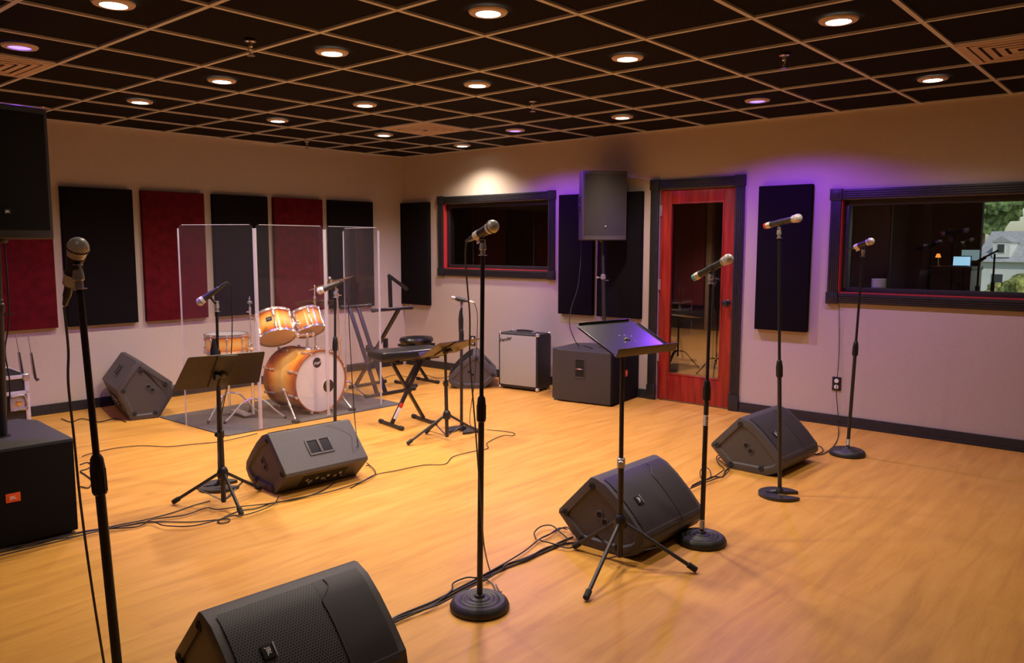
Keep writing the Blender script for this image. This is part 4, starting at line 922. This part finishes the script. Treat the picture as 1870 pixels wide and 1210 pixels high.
def hoop(b, R_, z, M, h_=.022, th=.006): b.lathe([(R_, z-h_/2), (R_+th, z-h_/2), (R_+th+.002, z), (R_+th, z+h_/2), (R_, z+h_/2), (R_-.002, z)], M, 40, caps=False)
# bass drum: local y is its axis, front head at -y
KX, KY = 1.685, 3.275
r = thing('bass_drum', 'amber and orange bass drum with a white front head standing on the mat', 'drum', TR(KX, KY, MZ) @ RZ(2), 'drum kit')
AX = TR(0, 0, .288) @ RX(90)        # local z -> -y
b = MB(); b.lathe([(.268, -.215), (.276, -.215), (.276, .215), (.268, .215)], AX, 56, caps=False); b.lathe([(.268, .215), (.268, -.215)], AX, 56, caps=False); b.build('shell', 'burst_kick', r)
for z in (.222, -.222):
    b = MB(); hoop(b, .278, z, AX, .040, .010); b.build('wooden_hoop', 'hoop_wood', r)
b = MB(); n = 56; hx, hz, hr = .085, -.055, .062
vs = []; fs = []
for i in range(n):
    a = 2*math.pi*i/n
    vs += [(.277*math.cos(a), -.228, .288+.277*math.sin(a)), (hx+hr*math.cos(a), -.229, .288+hz+hr*math.sin(a))]
fs = [(2*i, 2*((i+1) % n), 2*((i+1) % n)+1, 2*i+1) for i in range(n)]
b._add(vs, fs); b.build('front_head', 'drum_head', r)
b = MB(); b.lathe([(hr-.001, 0), (hr+.014, 0), (hr+.014, .002), (hr-.001, .003)], TR(hx, -.229, .288+hz) @ RX(90), 36, caps=False); b.build('port_ring', 'white_tape', r)
b = MB(); b.lathe([(.0005, -.224), (.272, -.222)], AX, 40, caps=False); b.build('batter_head', 'snare_head', r)
b = MB(); b.lathe([(.0005, .001), (.046, .001), (.046, 0)], TR(-.035, -.2292, .288+.175) @ RX(90), 28); bd = b.build('logo', 'deep_black', r)
b = MB(); b.text('Pearl', .038, TR(-.035, -.2305, .288+.172) @ RX(90) @ RZ(12), .0006, shear=.35); b.build('logo_script', 'white_ink', bd)
for i in range(8):
    a = R(22.5+45*i); ca, sa = math.cos(a), math.sin(a)
    for sg in (-1, 1):
        b = MB(); p = lambda rr, y: (rr*ca, y, .288+rr*sa)
        b.rod(p(.290, sg*.235), p(.288, sg*.14), .0045, 8); b.rod(p(.284, sg*.165), p(.288, sg*.105), .011, 10); b.box((0, 0, 0), (.024, .020, .030), Matrix.Translation(p(.293, sg*.236)) @ Matrix.Rotation(math.pi/2-a, 4, 'Y'), .005)
        b.build('tension_lug', 'chrome', r)
for (p, q) in (((-.272, -.055, .22), (-.395, -.385, .014)), ((.272, -.055, .20), (.235, -.375, .014))):
    b = MB(); b.rod(p, q, .0085, 12); b.sphere(p, .022, 14); b.rod(Vector(p).lerp(Vector(q), .45), Vector(p).lerp(Vector(q), .55), .013); sp = b.build('spur', 'chrome', r)
    b = MB(); b.lathe([(.038, -.012), (.034, .004), (.012, .012), (.0005, .013)], TR(*q), 18); b.build('spur_foot', 'rubber', sp)
b = MB(); b.rod((.02, -.02, .555), (.02, -.02, .70), .014); b.lathe([(.04, 0), (.034, .012), (.02, .02)], TR(.02, -.02, .562), 20); b.rod((-.07, 0, .70), (.09, -.01, .70), .012); b.rod((-.07, 0, .70), (-.105, .05, .80), .0085); b.rod((.09, -.01, .70), (.085, .0, .82), .0085)
for q in ((-.07, 0, .70), (.09, -.01, .70), (.02, -.02, .70)): b.sphere(q, .024, 14)
b.build('tom_mount', 'chrome', r)

def tom(name, label, c, R_, dp, nrm, mt, lugs, badge=True, snare=False):
    """shell centred on c with top-head normal nrm"""
    M = align(c, nrm); r = thing(name, label, 'drum', M, 'drum kit')
    b = MB(); b.lathe([(R_-.005, -dp/2), (R_, -dp/2), (R_, dp/2), (R_-.005, dp/2)], None, 44, caps=False); b.build('shell', mt, r)
    for sg in (-1, 1):
        b = MB(); b.lathe([(R_+.001, dp/2-.012), (R_+.008, dp/2-.010), (R_+.005, dp/2+.002), (R_+.005, dp/2+.010), (R_+.009, dp/2+.012), (R_+.001, dp/2+.012)], None if sg > 0 else RX(180), 44, caps=False)
        b.build('hoop', 'chrome', r)
        b = MB(); b.lathe([(.0005, dp/2+.004), (R_+.001, dp/2+.003)], None if sg > 0 else RX(180), 40, caps=False); b.build('top_head' if sg > 0 else 'bottom_head', ('snare_head' if lugs == 8 else 'drum_head') if sg > 0 else 'clear_head', r)
    for i in range(lugs):
        a = R(360*i/lugs+15); ca, sa = math.cos(a), math.sin(a)
        b = MB()
        for sg in (-1, 1):
            b.rod(((R_+.010)*ca, (R_+.010)*sa, sg*(dp/2+.012)), ((R_+.010)*ca, (R_+.010)*sa, sg*.03), .0045, 8)
            b.rod(((R_+.009)*ca, (R_+.009)*sa, sg*(dp*.5-.022)), ((R_+.009)*ca, (R_+.009)*sa, sg*dp*.16), 0.0115, 10)
            b.box(((R_+.008)*ca, (R_+.008)*sa, sg*(dp/2+.003)), (.018, .018, .014), None, .003)
        b.rod(((R_+.004)*ca, (R_+.004)*sa, -dp*.3), ((R_+.004)*ca, (R_+.004)*sa, dp*.3), .004, 8)
        b.build('tension_lug', 'chrome', r)
    return r, M
t1, M1 = tom('tom_drum', 'larger amber tom drum with a black badge, mounted left above the bass drum', (1.450, 3.380, .79), .158, .215, (.16, .56, .85), 'burst_tom', 6)
Mi = M1.inverted(); cd_ = (Mi.to_3x3() @ Vector((-.68, -.73, 0))); a_ = math.degrees(math.atan2(cd_.y, cd_.x))
b = MB(); BM = RZ(a_) @ TR(.160, 0, .012) @ RZ(90) @ RX(90); b.box((0, 0, 0), (.052, .040, .003), BM, .001); bd = b.build('badge', 'deep_black', t1)
b = MB(); b.text('Pearl', .015, BM @ TR(0, 0, .0022), .0003); b.build('badge_text', 'grey_ink', bd)
tom('tom_drum', 'smaller amber tom drum mounted right above the bass drum', (1.775, 3.345, .815), .130, .19, (.05, .52, .86), 'burst_tom', 6)
sn, _ = tom('snare_drum', 'amber snare drum at the left of the kit behind the left music stand', (1.04, 3.50, .675), .176, .145, (0, 0, 1), 'burst_snare', 8)

for (tt, MM, q) in ((t1, M1, Vector((.60, -.55, -.1))),):
    d = (MM.inverted().to_3x3() @ q).normalized(); b = MB(); b.box((.165, 0, 0), (.018, .05, .075), RZ(math.degrees(math.atan2(d.y, d.x))), .005); b.rod(RZ(math.degrees(math.atan2(d.y, d.x))) @ Vector((.17, 0, 0)), RZ(math.degrees(math.atan2(d.y, d.x))) @ Vector((.225, 0, -.02)), .009); b.lathe([(.016, 0), (.012, .012), (.0005, .013)], RZ(math.degrees(math.atan2(d.y, d.x))) @ TR(.20, -.01, .0), 8); b.build('mount_bracket', 'chrome', tt)
def tripod(r, hub, feet_r, a0, mt='chrome', z=.17):
    for k in range(3):
        a = R(a0+120*k); q = Vector((feet_r*math.cos(a), feet_r*math.sin(a), .012))
        b = MB(); b.tube([(0.012*math.cos(a), .012*math.sin(a), z+.02), (feet_r*.35*math.cos(a), feet_r*.35*math.sin(a), z-.0), (feet_r*.7*math.cos(a), feet_r*.7*math.sin(a), z*.48), q], .008, 8, 4); lg = b.build('leg', mt, r)
        b = MB(); b.sphere(q, .013, 12); b.build('leg_tip', 'rubber', lg)
r = thing('snare_stand', 'chrome tripod stand holding the snare drum', 'drum stand', TR(1.04, 3.50, MZ))
b = MB(); b.rod((0, 0, .10), (0, 0, .545), .011); b.sphere((0, 0, .545), .020, 14)
for a in (40, 160, 280): b.tube([(0, 0, .55), (.10*math.cos(R(a)), .10*math.sin(R(a)), .555), (.188*math.cos(R(a)), .188*math.sin(R(a)), .575), (.192*math.cos(R(a)), .192*math.sin(R(a)), .61)], .007, 8, 3)
b.build('basket', 'chrome', r); tripod(r, None, .27, 200, z=.20)
r = thing('hi_hat_stand', 'chrome cymbal stand without cymbals left of the bass drum', 'drum stand', TR(1.155, 3.30, MZ))
b = MB(); b.rod((0, 0, .03), (0, 0, .62), .0125); b.build('lower_tube', 'chrome', r)
b = MB(); b.rod((0, 0, .60), (0, 0, 1.075), .0045); b.build('pull_rod', 'chrome', r)
b = MB(); b.lathe([(.022, 0), (.026, .012), (.014, .02), (.012, .05), (.016, .055)], TR(0, 0, .61), 18); b.rod((-.035, 0, .67), (.03, 0, .665), .005); b.build('seat_cup', 'chrome', r)
b = MB(); b.rod((0, 0, .915), (0, 0, .985), .010); b.rod((0, 0, .94), (-.035, .0, .945), .005); b.rod((0, 0, .90), (.02, 0, .885), .004); b.build('clutch', 'chrome', r)
b = MB(); b.lathe([(.006, 0), (.021, .004), (.021, .022), (.012, .028)], TR(0, 0, 1.01), 18); b.rod((0, 0, 1.03), (-.008, 0, 1.06), .005); b.build('felt', 'cable_grey', r)
tripod(r, None, .29, -55, z=.155)
b = MB(); b.box((-.03, .16, .02), (.08, .26, .012), RX(4), .004); b.build('pedal', 'steel_grey', r)
def cymbal(label, c, R_, nrm):
    r = thing('cymbal', label, 'cymbal', align(c, nrm), 'cymbals')
    b = MB(); b.lathe([(.006, .030), (.02, .028), (.034, .016), (.045, .011), (R_*.6, .0045), (R_, -.006), (R_, -.0075), (R_*.6, .003), (.045, .0095), (.034, .0145), (.02, .0265), (.006, .0285)], None, 48, caps=False); b.build('bronze_disc', 'brass', r)
    b = MB(); b.lathe([(.0005, .060), (.010, .056), (.014, .046), (.014, .034), (.006, .030)], None, 14); b.rod((-.018, 0, .05), (.018, 0, .05), .004); b.build('wing_nut', 'chrome', r)
def cym_stand(label, base, top, cpos, a0):
    r = thing('cymbal_stand', label, 'drum stand', TR(base[0], base[1], MZ), 'cymbal stands')
    t = Vector(top)-Vector((base[0], base[1], MZ)); c = Vector(cpos)-Vector((base[0], base[1], MZ))
    b = MB(); b.rod((0, 0, .10), t*.55, .0125); b.build('lower_tube', 'chrome', r)
    b = MB(); b.rod(t*.52, t, .0095); b.build('upper_tube', 'chrome', r)
    b = MB(); b.rod(t*.52, t*.58, .017); b.rod(t*.55, t*.55+Vector((.035, -.02, 0)), .006); b.rod(t*.93, t*.97, .016); b.rod(t*.95, t*.95+Vector((.03, -.03, .0)), .006); b.build('clamp', 'chrome', r)
    b = MB(); b.rod(t, c, .006); b.sphere(t, .017, 12); b.build('tilter', 'chrome', r); tripod(r, None, .24, a0, z=.16)
cymbal('tilted crash cymbal seen edge on behind the microphone at the drum shield', (2.11, 3.42, 1.172), .235, (-.2, .235, .95))
cymbal('small gold cymbal above the right tom drum', (2.10, 3.68, .968), .20, (-.07, -.06, .99))
cym_stand('chrome stand carrying the tilted crash cymbal right of the toms', (2.22, 3.44), (2.165, 3.405, 1.10), (2.12, 3.415, 1.185), 100)
cym_stand('chrome stand carrying the small gold cymbal behind the bass drum', (2.10, 3.70), (2.105, 3.69, .90), (2.10, 3.68, 1.14), 35)

# ================================================================ benches and keyboard stand
def xbench(label, c, rz, w_, d_, zt, fx, oval=False, sticker=False, fb=.19, cz=.075):
    r = thing('padded_bench', label, 'bench', TR(c[0], c[1], 0) @ RZ(rz), 'padded benches')
    b = MB()
    if oval:
        b.lathe([(.0005, -cz), (.86, -cz), (.98, -cz*.7), (1.0, -cz*.45), (.93, -cz*.18), (.6, -.008), (.0005, 0)], TR(0, 0, zt) @ Matrix.Diagonal((w_/2, d_/2, 1, 1)), 40)
    else:
        b.box((0, 0, zt-cz/2), (w_, d_, cz), None, .026, 4)
    b.build('cushion', 'vinyl', r)
    zb = zt-cz; b = MB(); b.box((0, 0, zb-.008), (w_*.85, d_*.7, .016), None, .003)
    for s_ in (-1, 1): b.box((s_*fx*.9, 0, zb-.022), (.03, d_*.8, .02), None, .003)
    b.build('seat_plate', 'black_metal', r)
    for s_ in (-1, 1):
        yy = .012*s_; b = MB(); p = (s_*fx, yy, .03); q = (-s_*fx*.9, yy, zb-.02); b.bar(p, q, .022, .038, .003, (0, 1, 0)); lg = b.build('cross_leg', 'black_metal', r)
        if sticker and s_ < 0:
            P0, P1 = Vector(p), Vector(q); A_ = P0.lerp(P1, .07)+Vector((0, -.014, 0)); B_ = P0.lerp(P1, .24)+Vector((0, -.014, 0)); b = MB(); b.bar(A_, B_, .026, .016, .001, (0, 1, 0)); b.build('leg_sticker', 'white_ink', lg)
            A_ = P0.lerp(P1, .24)+Vector((0, -.014, 0)); B_ = P0.lerp(P1, .31)+Vector((0, -.014, 0)); b = MB(); b.bar(A_, B_, .026, .016, .001, (0, 1, 0)); b.build('leg_sticker', 'red_plastic', lg)
        b = MB(); b.rod((s_*fx, -fb, .018), (s_*fx, fb, .018), .014); ft = b.build('foot_bar', 'black_metal', r)
        for e in (-1, 1):
            b = MB(); b.rod((s_*fx, e*(fb-.045), .019), (s_*fx, e*(fb+.004), .019), .019); b.build('foot_cap', 'rubber', ft)
    b = MB(); zc = (zb+.01)/2; b.lathe([(.024, 0), (.024, .06), (.010, .062)], TR(0, .03, zc) @ RX(90), 18); b.rod((0, -.03, zc), (0, .03, zc), .012); b.build('pivot', 'black_metal', r)
    return r
xbench('black padded rectangular bench on crossed legs with a white leg sticker', (1.915, 2.115), -11, .62, .29, .655, .165, sticker=True)
xbench('black oval padded stool behind the rectangular bench', (3.34, 3.56), -4, .40, .34, .535, .155, oval=True, cz=.085)
r = thing('keyboard_stand', 'black crossed leg keyboard stand with raised upper arms, seen partly through the drum shield', 'keyboard stand', TR(2.70, 3.56, 0))
def yz(x, p, q, w_=.022, h_=.040): b.bar((x, *p), (x, *q), w_, h_, .003, (1, 0, 0))
for x in (-.16, -.05):
    b = MB(); yz(x, (-.28, .03), (.14, .885)); b.build('cross_leg', 'black_metal', r)
for x in (.02,):
    b = MB(); yz(x, (.29, .03), (-.42, .885), .026); b.build('cross_leg', 'black_metal', r)
for (y, x0, x1) in ((-.28, -.29, .34), (.29, -.05, .42)):
    b = MB(); b.rod((x0, y, .020), (x1, y, .020), .016); ft = b.build('foot_bar', 'black_metal', r)
    for x in (x0, x1):
        b = MB(); b.rod((x-.02, y, .021), (x+.02, y, .021), .021); b.build('foot_cap', 'rubber', ft)
for (y, x0, x1) in ((-.41, -.29, .19), (.14, -.25, .10)):
    b = MB(); b.rod((x0, y, .895), (x1, y, .895), .017); sp = b.build('support_bar', 'black_metal', r)
    for x in (x0, x1):
        b = MB(); b.rod((x-.025, y, .896), (x+.025, y, .896), .021); b.build('support_cap', 'rubber', sp)
b = MB(); b.bar((-.04, -.37, .90), (-.03, -.35, 1.215), .022, .04, .003); b.build('upper_post', 'black_metal', r)
b = MB(); b.bar((-.04, -.335, 1.235), (.11, -.46, 1.085), .022, .036, .003); b.build('upper_arm', 'black_metal', r)
b = MB(); b.lathe([(.045, -.02), (.045, .02)], TR(-.02, -.0, .455) @ RY(90), 20); b.rod((-.07, 0, .455), (.06, 0, .455), .014); b.build('locking_hub', 'black_metal', r)

# ================================================================ cables
for (lab, rad, pts) in CABLES:
    b = MB(); b.tube([(x, y, max(z, rad+.0005)) for x, y, z in pts], rad, 8, 6); o = b.build('cable', 'cable_grey' if 'grey' in lab else 'cable_black')
    tag(o, lab, 'cable', 'cables')

# ================================================================ behind the glass
def simple(name, label, cat, mt, boxes, M=I4, bev=.004, group=None):
    b = MB()
    for c, s_ in boxes: b.box(c, s_, M, bev)
    return tag(b.build(name, mt), label, cat, group)
r = thing('disc_stack', 'white stack of discs on the sill inside the control room window', 'discs', RWa @ TR(.945, .115, 1.187))
for k in range(6):
    b = MB(); b.lathe([(.055, k*.0125), (.056, k*.0125+.002), (.056, k*.0125+.009), (.055, k*.0125+.011)], None, 28); b.build('disc_bundle', 'outlet_white', r)
b = MB(); b.box((6.6, -.215, 1.62), (1.3, .03, .85), None, .004); tag(b.build('acoustic_panel', 'booth_red'), 'dark red panel glimpsed inside the control room through the window', 'acoustic panel')
simple('wooden_post', 'brown vertical wooden post at the back of the control room', 'post', 'tan_wood', [((8.10, -.42, 1.2), (.05, .075, 2.4))])
simple('low_cabinet', 'tan cabinet against the back wall of the control room', 'cabinet', 'tan_wood', [((7.95, -.69, .54), (.36, .44, 1.08))])
simple('thin_pipe', 'thin pale vertical strip on the control room side wall', 'pipe', 'vent_paint', [((7.28, -.225, 1.3), (.03, .03, 1.9))])
r = thing('control_desk', 'dark control room desk with screens seen through the window', 'desk', TR(7.3, -.85, 0))
b = MB(); b.box((0, 0, 1.29), (.6, .56, .04), None, .004); b.build('desk_top', 'brown_black', r)
b = MB()
for y in (-.25, .25): b.box((0, y, .635), (.56, .04, 1.27), None, .003)
b.box((.25, 0, .7), (.03, .48, 1.1)); b.build('desk_side', 'brown_black', r)
r = thing('laptop', 'laptop with a lit blue screen on the control room desk', 'laptop', TR(7.18, -.98, 1.311) @ RZ(-90) @ Matrix.Diagonal((.62, .62, .62, 1)))
b = MB(); b.box((0, 0, .008), (.30, .21, .016), None, .004); b.build('keyboard_base', 'steel_grey', r)
b = MB(); b.box((0, .115, .105), (.30, .010, .19), RX(-8), .003); sc = b.build('lid', 'black_metal', r)
b = MB(); b.box((0, .1085, .105), (.27, .003, .16), RX(-8)); b.build('screen', 'screen_blue', sc)
r = thing('monitor', 'pale lit computer monitor on the control room desk', 'monitor', TR(7.42, -1.03, 1.311) @ RZ(-90) @ Matrix.Diagonal((.45, .45, .5, 1)))
b = MB(); b.lathe([(.09, 0), (.085, .01), (.02, .015)], None, 20); b.rod((0, 0, .01), (0, 0, .16), .014); b.build('monitor_foot', 'black_metal', r)
b = MB(); b.box((0, 0, .24), (.42, .022, .26), None, .005); mm = b.build('monitor_case', 'black_metal', r)
b = MB(); b.box((0, -.0125, .24), (.39, .003, .23)); b.build('screen', 'screen_dim', mm)
r = thing('desk_lamp', 'small orange glowing lamp on the control room desk', 'lamp', TR(7.45, -.70, 1.311) @ Matrix.Diagonal((.6, .6, .6, 1)))
b = MB(); b.lathe([(.05, 0), (.045, .01), (.012, .014), (.008, .15)], None, 18); b.build('lamp_base', 'brass', r)
b = MB(); b.lathe([(.028, 0), (.05, -.07)], TR(0, 0, .22), 20, caps=False); b.lathe([(.0005, .005), (.028, 0)], TR(0, 0, .22), 20, caps=False); b.build('lamp_shade', 'lamp_orange', r)
for (X_, y, zt, lab, boom) in ((5.5, -1.468, 1.40, 'dark boom microphone stand silhouetted inside the control room window', True), (6.6, -1.40, 1.456, 'thin dark stand pole silhouetted against the control room daylight', False)):
    r = thing('boom_stand', lab, 'microphone stand', TR(X_, y, 0))
    b = MB(); b.rod((0, 0, .15), (0, 0, zt), .009); b.rod((0, 0, 1.05), (0, 0, 1.18), .018); b.build('pole', 'black_metal', r); tripod(r, None, .25, 10 if boom else 70, 'black_metal', .2)
    if boom:
        b = MB(); b.rod((0, .03, zt-.01), (0, -.145, zt+.095), .008); b.rod((0, .0, zt-.005), (0, -.05, zt+.035), .014); b.build('boom_arm', 'black_metal', r)
# stand and small desk added in the booth to mimic door glass reflections
r = thing('microphone_stand', 'added microphone stand in the booth standing in for a reflection in the door glass', 'microphone stand', TR(5.95, 1.25, 0))
b = MB(); b.rod((0, 0, .15), (0, 0, 1.25), .010); b.rod((0, 0, .75), (0, 0, .85), .017); b.build('pole', 'black_metal', r); tripod(r, None, .27, 200, 'black_metal', .2)
r = thing('music_stand', 'added music stand in the booth standing in for a reflection in the door glass', 'music stand', TR(6.27, 1.93, 0))
b = MB(); b.rod((0, 0, .15), (0, 0, .62), .011); b.build('pole', 'black_metal', r); tripod(r, None, .26, 60, 'black_metal', .2)
b = MB(); b.box((0, 0, .66), (.50, .30, .006), RX(0) @ RY(8), .001); b.build('desk', 'steel_grey', r)
b = MB(); b.box((10.6, 3.72, 1.25), (.10, .10, 2.5), None, .004); struct(b.build('trim_1', 'tan_wood'))
for (x, red) in ((3.3, 0), (4.12, 1), (2.4, 1)):
    b = MB(); b.box((10.61, x, 1.4), (.06, .6, 1.9), None, .005); tag(b.build('acoustic_panel', 'booth_red' if red else 'fabric_black'), ('red' if red else 'black')+' wall panel deep inside the booth behind the red door'+(', leftmost of them' if x > 4 else ''), 'acoustic panel', 'panels inside the booth')

# ================================================================ outside
b = MB(); b.box((90, 10, -4.6), (155, 160, .2)); struct(b.build('ground', 'grass'))
HC = Vector((89.5, 8.0, -4.5)); HM = Matrix.Translation(HC) @ RZ(77)     # house front faces the studio
r = thing('house', 'pale house with a grey roof and a dormer seen through the control room window', 'house', HM)
b = MB(); b.prism([(-5, 0), (5, 0), (5, 4.6), (-5, 4.6)], -3.2, 3.2, RX(90) @ TR(0, 0, 0)); b.build('wall', 'siding', r)
b = MB(); b.prism([(-3.8, 4.5), (3.8, 4.5), (0, 7.5)], -5.3, 5.3, Matrix(((0, 0, 1, 0), (1, 0, 0, 0), (0, 1, 0, 0), (0, 0, 0, 1)))); b.build('roof', 'shingles', r)
b = MB(); b.box((2.9, 2.6, 5.7), (1.5, 1.8, 1.5)); b.build('dormer', 'siding', r)
b = MB(); b.prism([(-.95, 0), (.95, 0), (0, .6)], -1.0, 1.0, TR(2.9, 2.6, 6.4) @ RX(90)); b.build('dormer_roof', 'shingles', r)
for (x, z, w_, h_) in ((-3.0, 2.6, 1.0, 1.4), (2.9, 5.8, .6, .8), (3.2, 2.6, 1.0, 1.4), (-.6, 1.2, 1.0, 2.1)):
    y = 3.2 if z < 5 else 3.5
    b = MB(); b.box((x, y+.03, z), (w_+.16, .06, h_+.16)); f = b.build('window', 'siding', r); b = MB(); b.box((x, y+.08, z), (w_, .04, h_)); b.build('pane', 'window_dark', f)
def blob(b, c, R_, sx=(1, 1, 1), n=14):
    m = MB(); m.bm.free(); m.bm = b.bm; m.uv = b.uv
    st = len(b.bm.verts); b.sphere(c, R_, 40, sx); b.bm.verts.ensure_lookup_table()
    for v in b.bm.verts[st:]:
        d = (v.co-Vector(c)); v.co += d.normalized()*(noise.noise(v.co*1.1/R_*1.6)*.35*R_+noise.noise(v.co*3.1/R_)*.18*R_+noise.noise(v.co*9/R_)*.12*R_)
random.seed(3)
def tree(label, x, y, h_, R_, mt, g):
    r = thing('tree', label, 'tree', TR(x, y, -4.5), g)
    b = MB(); b.cyl((0, 0, 0), (0, 0, h_*.6), R_*.10, R_*.05, 10); b.build('trunk', 'tan_wood', r)
    b = MB()
    for k in range(9):
        a = random.uniform(0, 6.28); q = random.uniform(.1, .6)*R_; blob(b, (q*math.cos(a), q*math.sin(a), h_*random.uniform(.45, .85)), R_*random.uniform(.4, .62))
    b.build('crown', mt, r)
for i, (x, y, h_, R_, lab) in enumerate(((98, 15.5, 24, 6, 'tall green tree behind the left end of the house outside'), (112, 9.6, 27, 7, 'tallest green tree behind the roof of the house outside'), (100, 3.0, 24, 6.5, 'green tree behind the right end of the house outside'), (112, 28, 22, 7, 'green tree farthest left beyond the house outside'))):
    tree(lab, x, y, h_, R_, 'foliage', 'trees outside')
for i, (x, y, s_, mt, lab) in enumerate(((60, 6.1, 2.6, 'foliage_yellow', 'yellow green bush in front of the house, right side'), (58, 7.2, 1.2, 'foliage', 'small green bush in front of the house wall'), (70, 8.4, 1.7, 'foliage_yellow', 'yellowish bush below the dormer'), (50, 4.9, 1.6, 'foliage', 'nearest green bush outside the control room window'))):
    b = MB()
    for k in range(7): blob(b, (random.uniform(-.7, .7)*s_, random.uniform(-.7, .7)*s_, s_*random.uniform(.4, 1.2)), s_*random.uniform(.45, .7))
    o = b.build('bush', mt); o.location = (x, y, -4.5); tag(o, lab, 'bush', 'bushes outside')
